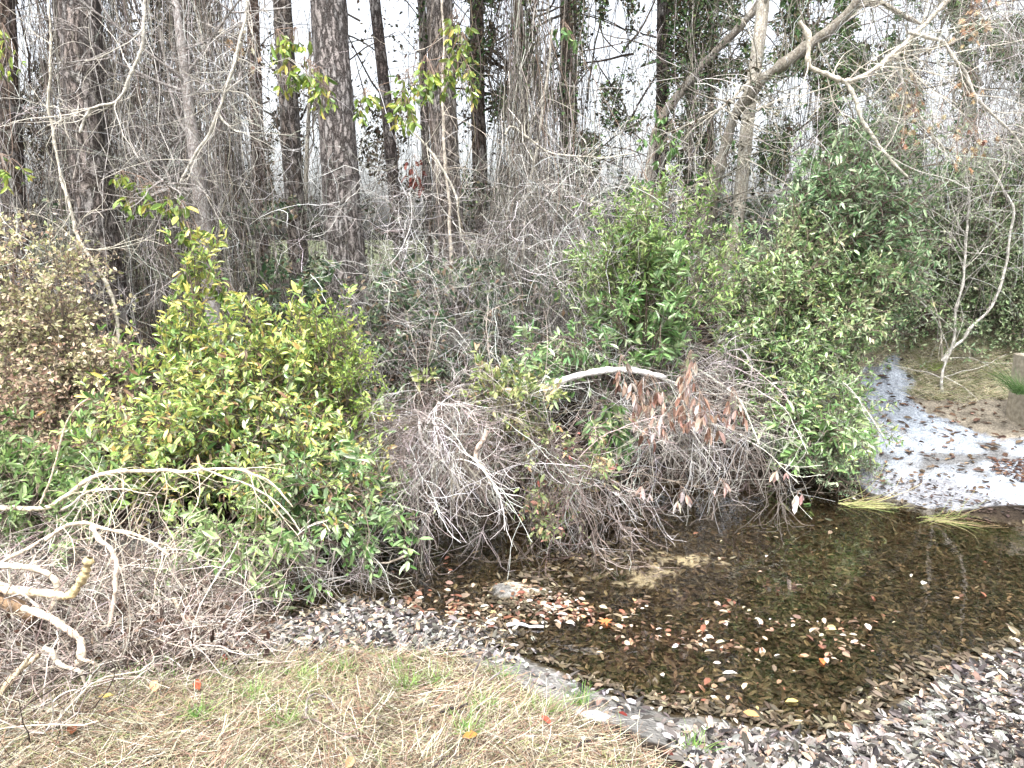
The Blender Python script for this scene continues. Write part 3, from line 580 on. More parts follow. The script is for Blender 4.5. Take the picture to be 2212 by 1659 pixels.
# ---------------------------------------------------------------- shrubs
YG = [(5, (158, 192, 92)), (2.5, (98, 138, 64)), (5, (188, 208, 106)), (2.5, (226, 222, 112)), (1, (222, 184, 96)), (3, (184, 200, 148)), (.7, (206, 164, 124)), (.6, (140, 108, 80)), (1, (60, 84, 44))]
GD_ = [(5, (92, 132, 62)), (4, (66, 104, 54)), (3, (130, 164, 84)), (2, (172, 190, 134)), (.4, (200, 190, 90))]
bush('evergreen_shrub', 'big shrub of glossy green leaves with yellow ones, left of the centre over the creek', 'shrub',
     [(350, 960, 5.6, .55, .4, .38), (540, 900, 5.7, .6, .4, .4), (700, 1000, 5.6, .5, .4, .42), (470, 1020, 5.3, .65, .4, .3), (640, 1060, 5.2, .5, .35, .26)],
     [(420, 6.3), (560, 6.4), (680, 6.3)], YG, 2700, 7, .06, .023, stem_n=80, tw_l=.3, tw_up=.4, droop=.1)
bush('upright_shoots', 'upright leafy shoots with yellow leaves at the foot of the grey pole tree', 'shrub',
     [(400, 790, 6.0, .15, .2, .45), (480, 800, 6.0, .2, .2, .35), (570, 790, 6.0, .3, .2, .35), (660, 780, 6.1, .25, .2, .3), (415, 640, 6.3, .12, .12, .4)],
     [(420, 6.3), (560, 6.3), (640, 6.3)], [(4, (150, 178, 80)), (3, (186, 200, 92)), (3, (108, 146, 66)), (2.5, (226, 218, 104))], 900, 6.5, .065, .021, stem_n=44, tw_l=.28, tw_up=1.2, droop=-.2)
bush('leafy_sprig', 'single tall leafy shoot leaning left in front of the left pine', 'shrub', [(250, 740, 5.9, .12, .1, .2), (290, 830, 5.9, .1, .1, .15)], [(330, 6.1)],
     [(3, (104, 148, 60)), (2, (150, 180, 76)), (1, (214, 208, 84))], 40, 5, .065, .024, stem_n=4, tw_l=.2, tw_up=.8, droop=0)
bush('fine_leaved_bush', 'fine-leaved bright green bush at the right shoulder of the big yellow-green shrub', 'shrub', [(735, 800, 5.9, .2, .25, .4), (760, 880, 5.8, .22, .25, .25), (715, 720, 6.0, .12, .15, .2)],
     [(730, 6.4)], [(5, (134, 164, 56)), (3, (168, 190, 66)), (2, (96, 130, 48))], 900, 7, .032, .012, stem_n=26, tw_l=.18, tw_up=.7, droop=0, tmpl=LEAFS)
bush('evergreen_shrub', 'green leafy boughs hanging over the dark water below the big yellow-green shrub', 'shrub', [(790, 1060, 4.95, .22, .25, .22), (720, 1125, 4.85, .26, .25, .16), (610, 1060, 5.0, .3, .25, .2)],
     [(700, 6.2)], [(4, (104, 146, 76)), (4, (140, 176, 104)), (4, (180, 204, 152)), (1, (66, 104, 54))], 560, 6.5, .066, .024, stem_n=30, tw_l=.25, tw_up=.1, droop=.3)
bush('evergreen_shrub', 'low spray of pale green leaves arching over the brushwood, right of the debris pile', 'shrub', [(470, 1190, 4.4, .25, .2, .18), (430, 1250, 4.3, .12, .15, .15), (520, 1150, 4.5, .2, .2, .12)],
     [(480, 5.4)], [(4, (140, 168, 96)), (3, (176, 198, 134)), (2, (104, 140, 66))], 190, 6, .07, .024, stem_n=14, tw_l=.25, tw_up=.1, droop=.35)
bush('evergreen_shrub', 'green shrub at the far left edge below the tan bush', 'shrub', [(40, 1010, 5.2, .4, .3, .16), (140, 1040, 5.3, .3, .3, .22), (-120, 1000, 5.3, .4, .3, .25), (60, 1100, 4.9, .4, .25, .15)],
     [(60, 5.7), (-60, 5.7)], [(4, (118, 154, 76)), (3, (152, 180, 104)), (2, (80, 116, 60)), (2, (176, 198, 140))], 800, 6, .068, .023, stem_n=26, tw_l=.25, tw_up=.4)
TN = [(4, (214, 206, 158)), (3, (192, 192, 130)), (4, (230, 214, 180)), (2, (140, 146, 92)), (2, (202, 174, 146)), (1, (146, 122, 98))]
bush('tan_bush', 'tan and olive bush of small autumn leaves at the left edge', 'shrub', [(60, 620, 6.6, .55, .5, .5), (-60, 760, 6.5, .5, .5, .55), (150, 760, 6.5, .42, .4, .4), (90, 880, 6.3, .55, .4, .35), (-150, 560, 6.8, .6, .5, .6), (190, 860, 6.3, .25, .3, .2)],
     [(60, 6.9), (-100, 6.9), (160, 6.7)], TN, 4600, 7, .034, .02, stem_n=80, tw_l=.3, tw_up=.3, tmpl=LEAF, leafmat=M_DLEAF)
bush('tan_bush', 'rusty brown lower skirt of dry leaves below the tan bush', 'shrub', [(120, 840, 6.1, .4, .25, .25), (60, 930, 6.0, .5, .3, .25), (230, 960, 5.9, .3, .3, .2)],
     [(120, 6.4)], [(3, (196, 164, 140)), (2, (146, 114, 92)), (3, (196, 180, 148)), (1, (120, 128, 80))], 900, 6, .038, .02, stem_n=34, tw_l=.28, leafmat=M_DLEAF)
bush('bay_shrub', 'upright bright green shrub right of the centre with willow-like leaves', 'shrub', [(1320, 540, 7.3, .3, .3, .5), (1420, 540, 7.2, .42, .3, .5), (1490, 620, 7.1, .3, .3, .4), (1360, 640, 7.1, .4, .3, .25)],
     [(1400, 7.7), (1330, 7.7)], [(4, (134, 168, 80)), (3, (160, 188, 100)), (3, (100, 140, 70)), (2, (190, 200, 150))], 2000, 7, .055, .016, stem_n=44, tw_l=.28, tw_up=.9, droop=0)
bush('bay_shrub', 'rosettes of larger glossy leaves at the foot of the bright green shrub', 'shrub', [(1350, 650, 6.6, .3, .25, .16), (1420, 690, 6.6, .2, .2, .12), (1490, 640, 6.8, .15, .2, .3)],
     [(1400, 7.5)], [(4, (98, 138, 74)), (3, (134, 170, 98)), (2, (172, 194, 140))], 260, 7, .08, .025, stem_n=18, tw_l=.22, tw_up=.4, droop=0)
bush('bay_shrub', 'dark green leafy bough pointing left above the bent bush', 'shrub', [(1170, 730, 6.5, .28, .2, .14), (1240, 710, 6.6, .15, .2, .1), (1130, 770, 6.4, .12, .15, .1)],
     [(1360, 7.4)], [(4, (96, 138, 78)), (3, (140, 174, 104)), (2, (180, 200, 150))], 170, 7, .075, .024, stem_n=12, tw_l=.25, tw_up=.1, droop=.2)
bush('red_tinged_shrub', 'low olive green shrub left of the pale bent log', 'shrub', [(1010, 850, 5.9, .22, .25, .14), (1090, 860, 5.9, .25, .25, .18), (1080, 930, 5.8, .2, .2, .15)],
     [(1120, 6.6)], [(4, (150, 164, 88)), (3, (178, 182, 112)), (2, (112, 138, 70)), (1, (200, 172, 130))], 420, 6.5, .055, .024, stem_n=22, tw_l=.2, tw_up=.4)
bush('red_tinged_shrub', 'drooping shrub with red and green leaves hanging to the water in the middle', 'shrub', [(1170, 980, 5.5, .15, .2, .15), (1210, 1060, 5.35, .22, .2, .17), (1270, 1130, 5.2, .12, .15, .1), (1250, 960, 5.6, .18, .2, .15)],
     [(1180, 6.4)], [(4, (128, 154, 84)), (3, (170, 184, 116)), (2, (190, 160, 110)), (.5, (190, 104, 90)), (.8, (206, 150, 130)), (2, (190, 196, 130))], 380, 5, .045, .02, stem_n=18, tw_l=.2, tw_up=-.2, droop=.4)
bush('right_shrub', 'long green shrub spilling down the right bank to the water', 'shrub', [(1640, 680, 7.6, .35, .35, .4), (1700, 800, 7.2, .33, .35, .35), (1715, 900, 7.0, .3, .35, .28), (1775, 1000, 6.9, .25, .3, .2), (1700, 640, 7.4, .3, .3, .3), (1765, 740, 7.4, .38, .35, .35), (1775, 870, 7.5, .18, .3, .3)],
     [(1700, 8.1), (1800, 8.0), (1850, 7.6)], [(4, (132, 170, 96)), (3, (166, 196, 122)), (3, (196, 214, 164)), (2, (76, 112, 62)), (1, (180, 190, 104))], 3600, 7, .052, .018, stem_n=90, tw_l=.28, tw_up=.4, droop=.1)
bush('right_shrub', 'fan of larger green leaves at the waterward tip of the long right shrub', 'shrub', [(1760, 940, 6.5, .3, .2, .14), (1820, 930, 6.5, .18, .2, .1)], [(1760, 7.6)],
     [(4, (110, 150, 78)), (3, (150, 182, 110)), (2, (184, 204, 156))], 170, 7, .08, .025, stem_n=14, tw_l=.22, tw_up=.1)
bush('right_shrub', 'grey-green low skirt of fine leaves where the right shrub meets the water', 'shrub', [(1790, 1040, 6.7, .3, .2, .12), (1850, 1010, 7.0, .2, .2, .2)], [(1820, 7.4)],
     [(4, (118, 142, 104)), (3, (150, 170, 128)), (1, (86, 112, 74))], 500, 7, .03, .01, stem_n=22, tw_l=.16, tmpl=LEAFS)
bush('bay_tree', 'small dark green tree with dense glossy leaves, between the wood and the right thicket', 'tree', [(1780, 470, 7.7, .5, .4, .5), (1880, 410, 7.7, .45, .4, .5), (1870, 540, 7.6, .5, .4, .4), (1890, 310, 7.9, .32, .35, .35), (1740, 570, 7.6, .4, .35, .35)],
     [(1800, 8.4)], [(4, (96, 134, 84)), (3, (134, 168, 112)), (3, (174, 198, 150)), (1, (194, 210, 172))], 3200, 7, .062, .02, stem_n=60, tw_l=.32, tw_up=.4, r_st=.014)
bush('pale_green_bush', 'light green airy bush in front of the small dark tree', 'shrub', [(1690, 590, 7.4, .4, .3, .35), (1810, 620, 7.4, .45, .3, .3), (1900, 600, 7.5, .35, .3, .3), (1780, 690, 7.3, .38, .3, .22)],
     [(1800, 8.4)], [(4, (150, 178, 110)), (3, (176, 196, 140)), (2, (110, 144, 80)), (2, (190, 186, 140))], 1700, 7, .05, .018, stem_n=44, tw_l=.28, tw_up=.6)
PV = [(4, (130, 162, 104)), (3, (166, 190, 134)), (2, (72, 100, 62)), (3, (192, 206, 162))]
for k, (px, Y, lb) in enumerate([(1990, 9.9, 'fine-leaved green privet at the left end of the thicket behind the sandy crest'), (2110, 10.1, 'feathery green privet behind the bare forked stems, right bank'), (2240, 9.9, 'feathery privet cut by the right edge of the picture')]):
    bush('privet_bush', lb, 'shrub', [(px, 640, Y, .7, .5, .6), (px + 30, 500, Y, .75, .5, .7), (px - 20, 700, Y - .3, .7, .4, .25)], [(px, Y + .1)], PV, 3800, 9, .045, .019, stem_n=60, tw_l=.42, tw_up=.5, droop=.15, tmpl=LEAFS, group='privets of the right bank')
# bent twiggy bushes over the water
DT = [(4, (182, 176, 170)), (3, (140, 130, 122)), (1.5, (212, 208, 204)), (3, (106, 94, 86))]
def hang_bush(name, label, spines, bases, n1, n2, L1, L2, pal, r=.0032, fwd=.5, droop=.9, n3=0):
    """arching spines over the water with long twigs pouring down from them"""
    P = []
    for pts, Ys in spines: P.append(resample(np.array([at(a, b, y) for (a, b), y in zip(pts, np.linspace(*Ys, len(pts)))]), 14))
    P = np.array(P); t = thing(name, label, 'shrub', (P[0, 0, 0], P[0, 0, 1], float(zt(P[0, 0, 0], P[0, 0, 1])))); m = MB()
    m.tubes(P, taper(.014, .006, 14, len(P)), 6, pick(pal, len(P)))
    q, d, i = on_paths(P, n1, .1, 1); D = unit(d * .6 + rng.normal(size=(n1, 3)) * [.9, .6, .7] + [0, -fwd, .15])
    P1 = wander(q, D, rng.uniform(*L1, n1), 12, .55, droop); P1[..., 2] = np.maximum(P1[..., 2], .015); R = r * rng.uniform(.6, 1.4, n1); c = pick(pal, n1, .15); m.tubes(P1, taper(R, R * .5, 12, n1), 3, c)
    q, d, i = on_paths(P1, n2, .2, 1); P2 = wander(q, unit(d + rng.normal(size=(n2, 3)) * .9), rng.uniform(*L2, n2), 7, .6, droop * .35); P2[..., 2] = np.maximum(P2[..., 2], .012)
    m.tubes(P2, taper(R[i] * .55, R[i] * .35, 7, n2), 3, c[i])
    if n3: q, d, i = on_paths(P2, n3, .2, 1); P3 = wander(q, unit(d + rng.normal(size=(n3, 3)) * .6), rng.uniform(*L2, n3) * .4, 4, .3, .2); m.tubes(P3, np.full((n3, 4), r * .3), 3, pick(pal, n3, .15))
    m.build('stem', M_TWIG, t); return t, P1, P2
mound, mp1, mp2 = hang_bush('dead_brush', 'mound of grey-brown dead twigs pouring down into the creek in the middle',
    [([(1110, 880), (1040, 850), (960, 875), (900, 930)], (6.3, 5.5)), ([(1100, 850), (1000, 870), (930, 900), (870, 960)], (6.4, 5.6)), ([(1120, 900), (1060, 890), (1000, 930), (980, 1000)], (6.2, 5.3)), ([(1120, 930), (1170, 955), (1220, 985), (1280, 1030)], (6.1, 5.5)), ([(1000, 900), (900, 900), (850, 920), (830, 960)], (6.4, 5.9))],
    None, 270, 3400, (.4, 1.3), (.12, .45), [(4, (168, 158, 150)), (3, (132, 118, 108)), (2, (210, 206, 202)), (3, (92, 80, 72))], droop=.8, n3=2600)
skirt, _a1, _a2 = hang_bush('dead_brush', 'bare twigs hanging under the yellow-green shrub down to the mud and dark water',
    [([(420, 1150), (480, 1170), (560, 1180), (640, 1190)], (5.0, 4.7)), ([(600, 1130), (680, 1160), (740, 1180), (800, 1190)], (5.2, 4.9)), ([(380, 1190), (420, 1210), (470, 1220), (520, 1240)], (4.8, 4.5))],
    None, 150, 1100, (.25, .65), (.1, .35), [(4, (176, 166, 156)), (3, (124, 112, 102)), (2, (210, 204, 198)), (2, (84, 74, 66))], r=.0026, droop=1.2, fwd=.1)
branch('limb', None, [(1052, 930), (1047, 943), (1027, 976), (1027, 996), (1047, 1016), (1060, 1050)], 5.5, 3, 5.25, (206, 186, 170), parent=mound, part='limb')
branch('limb', None, [(905, 905), (910, 953), (937, 976), (970, 1010), (990, 1046), (1000, 1080)], 3, 2, 5.3, (196, 188, 184), parent=mound, part='limb')
bent, bp1, bp2 = hang_bush('bent_bush', 'wide bent-over bush with silvery twigs hanging over the dark water',
    [([(1175, 850), (1260, 806), (1380, 800), (1500, 840)], (7.3, 6.6)), ([(1230, 835), (1300, 870), (1370, 900), (1430, 930)], (7.2, 6.5)), ([(1330, 850), (1420, 880), (1510, 900), (1600, 960)], (7.4, 6.8)), ([(1500, 740), (1580, 770), (1640, 850), (1660, 930)], (7.9, 7.1)), ([(1400, 780), (1500, 790), (1600, 860), (1640, 960)], (7.7, 6.5)), ([(1300, 820), (1400, 800), (1480, 860), (1500, 950)], (7.5, 6.4)), ([(1550, 720), (1650, 740), (1720, 800), (1760, 880)], (8.0, 7.2)), ([(1250, 800), (1330, 760), (1450, 740), (1550, 760)], (7.8, 7.4))],
    None, 380, 3600, (.35, 1.4), (.15, .5), DT, droop=.8, fwd=.35)
branch('limb', None, [(1165, 848), (1200, 826), (1260, 806), (1330, 798), (1380, 805), (1440, 820)], 8, 6, 6.2, (214, 210, 206), parent=bent, part='limb')
DEADL = [(4, (190, 158, 140)), (3, (164, 124, 104)), (3, (208, 194, 184)), (2, (116, 84, 68))]
def cluster(name, label, spots, pal, L, Wd, hang, cat='leaves', n=16, spread=.1, tm=CURL, mat=None, parent=None, part='dead_leaves', twc=(150, 130, 116), link=True):
    p0 = at(*spots[0]); t = parent or thing(name, label, cat, p0 - [0, 0, .1]); m = MB(); tw = MB()
    pc = np.array([at(*s_) for s_ in spots]) + [0, 0, spread * 1.2]; link and tw.tubes(resample(pc, 24)[None] + [0, .02, 0], np.full((1, 24), .003), 4, lin(*twc)[None])
    for s in spots:
        c = at(*s); k = n; a = c + [0, 0, spread * 1.2]; e = c + ellip(k) * [spread, spread * .8, spread]
        P = np.stack([np.repeat(a[None], k, 0), (a + e) / 2 + [0, 0, .02], e], 1); tw.tubes(P, np.full((k, 3), .0018), 3, np.tile(lin(*twc), (k, 1)))
        reps = 3; q = np.repeat(e, reps, 0); d = np.repeat(unit(e - a), reps, 0); put_leaves(m, q, d, L, Wd, pal, tm, up=.3, hang=hang, spread=.6)
    tw.build('twigs', M_TWIG, t); m.build(part, mat or M_DLEAF, t); return t
cluster('x', None, [(1400, 850, 5.9), (1420, 890, 5.85), (1400, 920, 5.8), (1490, 800, 5.9), (1485, 850, 5.8), (1510, 890, 5.8), (1530, 915, 5.8), (1460, 910, 5.8), (1580, 880, 5.8), (1385, 865, 5.9), (1340, 810, 6)], DEADL, .078, .026, 1.3, parent=bent, n=10, spread=.14, link=False)
cluster('x', None, [(1400, 1060, 5.5), (1470, 1070, 5.5), (1555, 1055, 5.5), (1690, 1020, 5.8), (1725, 1080, 5.6)], [(4, (214, 176, 158)), (3, (222, 208, 200))], .07, .024, 1.6, parent=bent, n=3, spread=.06, link=False)
bush('bay_sprig', 'hanging bunch of dark glossy green leaves under the pale bent log', 'shrub', [(1285, 860, 5.9, .12, .12, .12), (1300, 920, 5.8, .14, .12, .15)], [(1350, 7.3)], [(4, (82, 122, 62)), (3, (118, 156, 82)), (1, (164, 186, 128))], 60, 8, .1, .034, stem_n=8, tw_l=.16, tw_up=-.4, droop=.5, hang=.5)
# leafy vine sprigs high in the wood
def sprigs(name, label, spots, pal, L, Wd, n=14, spread=.12, tm=LEAF, hang=.2):
    return cluster(name, label, spots, pal, L, Wd, hang, 'vine', n, spread, tm, M_LEAF, part='foliage')
YV = [(3, (164, 184, 62)), (3, (120, 150, 56)), (1, (206, 190, 80)), (1, (90, 120, 50))]
sprigs('leafy_vine', 'bright yellow-green vine leaves hanging beside the thickest pine', [(600, 100, 7), (640, 95, 7), (625, 170, 7), (690, 180, 7), (660, 160, 7), (700, 210, 7)], YV, .075, .03)
sprigs('leafy_vine', 'yellow-green evergreen vine spray across the broad vine-clad pine', [(880, 190, 7.4), (920, 160, 7.4), (950, 175, 7.4), (990, 150, 7.4), (1000, 110, 7.4), (985, 60, 7.4), (870, 235, 7.4), (1010, 190, 7.4), (930, 195, 7.4), (790, 230, 7.4), (880, 250, 7.4)], YV, .07, .032, n=16, spread=.14)
sprigs('leafy_vine', 'green vine leaves on a twig right of the left pine', [(265, 405, 6.8), (300, 415, 6.8), (330, 430, 6.8), (290, 440, 6.8), (370, 440, 6.8)], YV, .075, .034, n=8)
sprigs('leafy_vine', 'climbing vine of rounded yellow-green leaves on the grey pole tree', [(405, 510, 6.4), (420, 560, 6.4), (440, 590, 6.4), (430, 640, 6.4), (400, 600, 6.4), (470, 630, 6.4), (490, 635, 6.4), (395, 465, 6.4)], YV, .07, .04, n=8, spread=.1)
sprigs('leafy_vine', 'green vine leaves climbing beside the straight dark pine', [(1420, 260, 8), (1450, 290, 8), (1400, 300, 8), (1440, 330, 8), (1380, 400, 8), (1410, 440, 8), (1215, 75, 8), (1220, 80, 8)], [(3, (96, 136, 70)), (2, (132, 166, 92))], .08, .034, n=7)
sprigs('leafy_vine', 'pale green leaf spray at the left edge, high in the wood', [(5, 370, 6.5), (30, 380, 6.5), (10, 90, 6.5), (25, 140, 6.5)], YV, .07, .028, n=8)
OR = [(3, (204, 172, 130)), (2, (180, 138, 106)), (3, (214, 196, 162)), (1, (132, 96, 78))]
for lb, sp in (('orange maple leaves in the twig mesh near the top right corner', [(2100, 20, 7), (2110, 60, 7), (2090, 95, 7), (2130, 35, 7), (2150, 10, 7)]),
               ('orange and tan maple leaves in the twigs above the small dark tree', [(1950, 225, 7.2), (1975, 240, 7.2), (1985, 265, 7.2), (1960, 200, 7.2), (1950, 300, 7.2)]),
               ('orange maple leaves in the middle of the right-hand twig mesh', [(2080, 310, 7), (2100, 325, 7), (2110, 290, 7), (2060, 345, 7), (2090, 200, 7), (2030, 280, 7)]),
               ('few rusty oak leaves high on the left, beside the middling pine', [(520, 110, 7.5), (530, 125, 7.5), (505, 95, 7.5)])):
    cluster('dry_leaf_spray', lb, sp, OR, .05, .042, .6, 'leaves', 5, .18, MAPLE, part='foliage')
cluster('dry_leaf_spray', 'dark red dead leaves in the twigs left of centre', [(895, 360, 8), (900, 400, 8), (890, 385, 8)], [(1, (120, 66, 56))], .06, .03, .6, 'leaves', 6, .1, part='foliage')

# forked bare stems on the right bank
f = branch('forked_sapling', 'bare forked grey stems rising from the grassy right bank', [(2035, 900), (2038, 870), (2025, 830), (2035, 780), (2065, 726), (2063, 663), (2078, 620), (2085, 553), (2090, 430), (2075, 300)], 3.2, 2, 8.9, (206, 202, 192), 'sapling', twigs=30, tw_l=.9, tw_r=.005)
branch('limb', None, [(2035, 780), (2055, 753), (2088, 730), (2092, 710), (2138, 670), (2158, 620), (2168, 553), (2180, 450), (2150, 400), (2120, 350)], 3.4, 2, 8.9, (208, 204, 194), parent=f, part='limb')
branch('limb', None, [(2035, 780), (2030, 700), (2010, 640), (1990, 600), (1975, 560)], 2, 1.2, 9.0, (190, 182, 166), parent=f, part='limb')

# ---------------------------------------------------------------- brushwood pile and bleached branches at the left
m = MB()
def pile(m, n, pxr, pyr, L, pal, r, lift=(0, .45), kids=1, curl=.6):
    px = rng.uniform(*pxr, n); py = rng.uniform(*pyr, n); G = onz(px, py, .25); k = G[:, 1] > 0; G = G[k]; n = len(G)
    G[:, 2] = zt(G[:, 0], G[:, 1]) + rng.uniform(*lift, n) * np.clip((G[:, 1] - 3.2) / .8, .15, 1); D = unit(rng.normal(size=(n, 3)) * [1, .7, .45]); P = wander(G, D, rng.uniform(*L, n), 8, curl, .15)
    P[..., 2] = np.maximum(P[..., 2], zt(P[..., 0], P[..., 1]) + .004); R = rng.uniform(*r, n); c = pick(pal, n, .18); m.tubes(P, taper(R, R * .5, 8, n), 4, c)
    q, d, i = on_paths(P, n * kids, .2, 1); P2 = wander(q, unit(d + rng.normal(size=(n * kids, 3)) * .6), rng.uniform(*L, n * kids) * .4, 5, curl, .1); m.tubes(P2, taper(R[i] * .5, R[i] * .3, 5, n * kids), 3, c[i])
BW = [(4, (180, 166, 152)), (3, (122, 106, 94)), (2.5, (212, 202, 190)), (3, (74, 62, 54))]
pile(m, 2600, (-350, 430), (1170, 1490), (.2, .8), BW, (.0015, .0036), (0, .45), 2)
pile(m, 500, (-350, 400), (1400, 1500), (.2, .7), BW, (.0015, .0036), (.02, .6), 2)
pile(m, 350, (360, 560), (1260, 1440), (.15, .6), BW, (.0016, .0035), (0, .3), 1)
pile(m, 420, (-350, 170), (1440, 1640), (.2, .7), BW, (.002, .005), (0, .15), 1)
tag(m.build('brushwood', M_TWIG), 'heap of tangled brown brushwood on the left bank', 'brushwood', kind='stuff')
m = MB(); n = 4200; px = rng.uniform(-350, 600, n); py = rng.uniform(1230, 1500, n); G = onz(px, py, .2)
k = rng.random(n) < np.clip(1.2 - np.maximum(px - 380, 0) / 200, 0, 1); G = G[k]; G[:, 2] = zt(G[:, 0], G[:, 1]) + rng.random(len(G)) ** 2 * .3
put_leaves(m, G, unit(rng.normal(size=G.shape)), .033, .018, [(3, (92, 68, 54)), (3, (62, 46, 38)), (1, (140, 116, 98))], CURL, up=.6); tag(m.build('dry_leaves', M_DLEAF), 'brown dry leaves caught in the brushwood heap', 'leaves', kind='stuff')
BL = (214, 198, 176)
branch('dead_branch', 'thick bleached branch lying on the brushwood with a bent pale stub', [(-80, 1268), (0, 1272), (60, 1278), (120, 1283), (150, 1288)], 10, 9, 3.5, (216, 196, 168), Y1=3.45)
branch('splintered_stub', 'yellowish splintered branch stub pointing up at the left', [(138, 1290), (155, 1285), (172, 1262), (185, 1235), (194, 1205)], 8, 10, 3.42, (198, 178, 136), knob=.25)
branch('dead_branch', 'bleached bent branch curling down behind the splintered stub', [(-60, 1215), (0, 1221), (60, 1224), (97, 1231), (123, 1249), (128, 1279), (113, 1319)], 7, 7, 3.62, BL)
branch('dead_log', 'brown barked log end lying under the bleached branch', [(-60, 1285), (0, 1296), (33, 1308), (77, 1336)], 17, 15, 3.5, (140, 116, 92))
branch('dead_branch', 'bleached branch bending down to the ground in front of the brushwood', [(50, 1313), (110, 1336), (157, 1369), (170, 1383), (174, 1419), (163, 1440)], 8, 9, 3.4, BL, Y1=3.22)
branch('dead_branch', 'short pale prong on the ground beside the bent branch', [(165, 1415), (180, 1426), (200, 1430), (215, 1440)], 5, 3, 3.22, BL)
branch('dead_branch', 'long pale branch arching over the top of the brushwood', [(100, 1165), (150, 1133), (193, 1131), (233, 1149), (287, 1153), (333, 1173), (367, 1199)], 5, 3, 3.9, BL, twigs=14, tw_l=.3, tw_r=.003)
branch('dead_branch', 'pale branch hanging down the middle of the brushwood', [(197, 1136), (213, 1166), (240, 1186), (255, 1216), (253, 1273), (247, 1319), (242, 1356)], 6, 4, 3.75, (206, 188, 170), Y1=3.5)
branch('dead_branch', 'short pale branch slanting up at the left edge above the brushwood', [(-20, 1232), (0, 1219), (23, 1203), (67, 1183), (87, 1169)], 5, 3.5, 3.8, BL)
branch('dead_branch', 'stout pale branch slanting down out of the lower left corner', [(-20, 1520), (0, 1499), (33, 1456), (60, 1436), (87, 1416)], 8, 6, 3.05, (206, 186, 152))
branch('dead_branch', 'forked pale stick beside the stout branch, lower left', [(20, 1480), (40, 1450), (55, 1430), (68, 1412)], 5, 4, 3.0, (200, 184, 158))
branch('dead_branch', 'pale root-like stick running right from the lower brushwood', [(95, 1400), (110, 1406), (127, 1436), (143, 1443), (175, 1450), (190, 1490)], 7, 3, 3.08, (206, 194, 176))
branch('dead_branch', 'thin straight stick lying level across the lower brushwood', [(-20, 1392), (0, 1394), (67, 1396), (140, 1399)], 4, 3, 3.5, BL)
branch('dead_branch', 'thin pale stick crossing in front of the thick bleached branch', [(-20, 1250), (0, 1259), (40, 1279), (83, 1313)], 3, 3, 3.4, (220, 208, 192))
branch('dead_branch', 'pale stick leaning at the right end of the brushwood', [(375, 1290), (387, 1319), (410, 1353), (430, 1379)], 4, 4, 3.75, BL)
branch('dead_branch', 'curved stick reaching from the brushwood to the grass edge', [(407, 1339), (433, 1353), (473, 1373), (510, 1403), (537, 1422)], 2.6, 4, 3.75, (190, 170, 150), Y1=3.62)
branch('dead_branch', 'low thin stick rising to the right at the grass edge', [(340, 1460), (393, 1446), (443, 1426), (500, 1403)], 2, 2.5, 3.55, GREY)
a1 = branch('arching_branch', 'long pale branch arching from the left edge in front of the yellow-green shrub', [(-80, 1095), (0, 1100), (60, 1103), (110, 1100), (133, 1076), (187, 1036), (247, 1020), (383, 1015), (433, 1006), (500, 1010), (553, 1023), (583, 1043), (627, 1093)], 6.5, 2, 4.7, (218, 204, 178), twigs=20, tw_l=.35, tw_r=.003, knob=.04)
branch('limb', None, [(433, 1010), (483, 1030), (533, 1044), (583, 1073), (617, 1103), (650, 1150)], 2.6, 1.6, 4.7, (210, 198, 180), parent=a1, part='limb')
branch('limb', None, [(133, 1102), (155, 1090), (173, 1070), (200, 1056), (267, 1053), (333, 1073)], 3, 1.4, 4.65, (210, 198, 180), parent=a1, part='limb')
branch('bowed_branch', 'thin bowed stem curving up from the arching branch at the left', [(83, 1100), (110, 1036), (127, 970), (143, 913), (167, 876), (190, 861)], 2.4, 1.6, 4.75, (210, 196, 172), K=20)
branch('sunken_stick', 'thin pale stick lying on the dark water under the shrub', [(795, 1212), (812, 1214), (834, 1216), (864, 1206), (890, 1193)], 2, 3, 5.0, (190, 176, 160), cat='stick')
GS = []
def gstick(label, pts, r, colr, lift=.045, name='stick'):
    P = []
    for (a, b_) in pts:
        q = onz(a, b_, .2)
        for _ in range(4): q = onz(a, b_, float(zt(q[0], q[1])) + lift)
        P.append(q)
    c = resample(np.array(P), 20); c[:, 2] += np.abs(np.sin(np.linspace(0, 5, 20))) * .012; r_ = sc(r, c[0, 1]) * np.linspace(1, .6, 20) * (1 + .1 * rng.normal(size=20))
    m = MB(); m.tubes(c[None], r_[None], 7, np.clip(lin(*colr) * (1 + .12 * rng.normal(size=(1, 20, 1))) * np.ones((1, 20, 3)), .01, .9)); tag(m.build(name, M_WOOD, smooth=True), label, 'stick', 'sticks lying on the near bank')
gstick('hooked grey twig on the grass, lower left of centre', [(660, 1549), (663, 1516), (680, 1499), (710, 1509), (723, 1536)], 2.4, (140, 132, 128))
gstick('long dark twig on the straw below the hooked grey twig', [(653, 1549), (693, 1566), (737, 1586), (775, 1600)], 3, (110, 98, 92))
gstick('dark short stick on the grass below the forked twig', [(950, 1540), (984, 1533), (1010, 1525)], 4, (70, 62, 62))
gstick('dark twig at the bottom edge of the straw, middle', [(940, 1655), (964, 1639), (1024, 1633)], 3, (84, 76, 74))
gstick('black twig on the straw right of the middle near the bottom', [(1243, 1618), (1260, 1606), (1292, 1595)], 3, (64, 58, 58))
gstick('pale weathered stick half sunk in the leaf litter at the water edge', [(1095, 1350), (1130, 1352), (1174, 1358)], 4.5, (206, 208, 214))
gstick('thin brown twig on the white sand of the right bank', [(1902, 950), (1958, 930), (2002, 916), (2022, 903)], 1.8, (96, 84, 78))
gstick('brown twig in the grass of the lower left', [(230, 1540), (280, 1530), (330, 1545)], 2.2, (130, 104, 86))
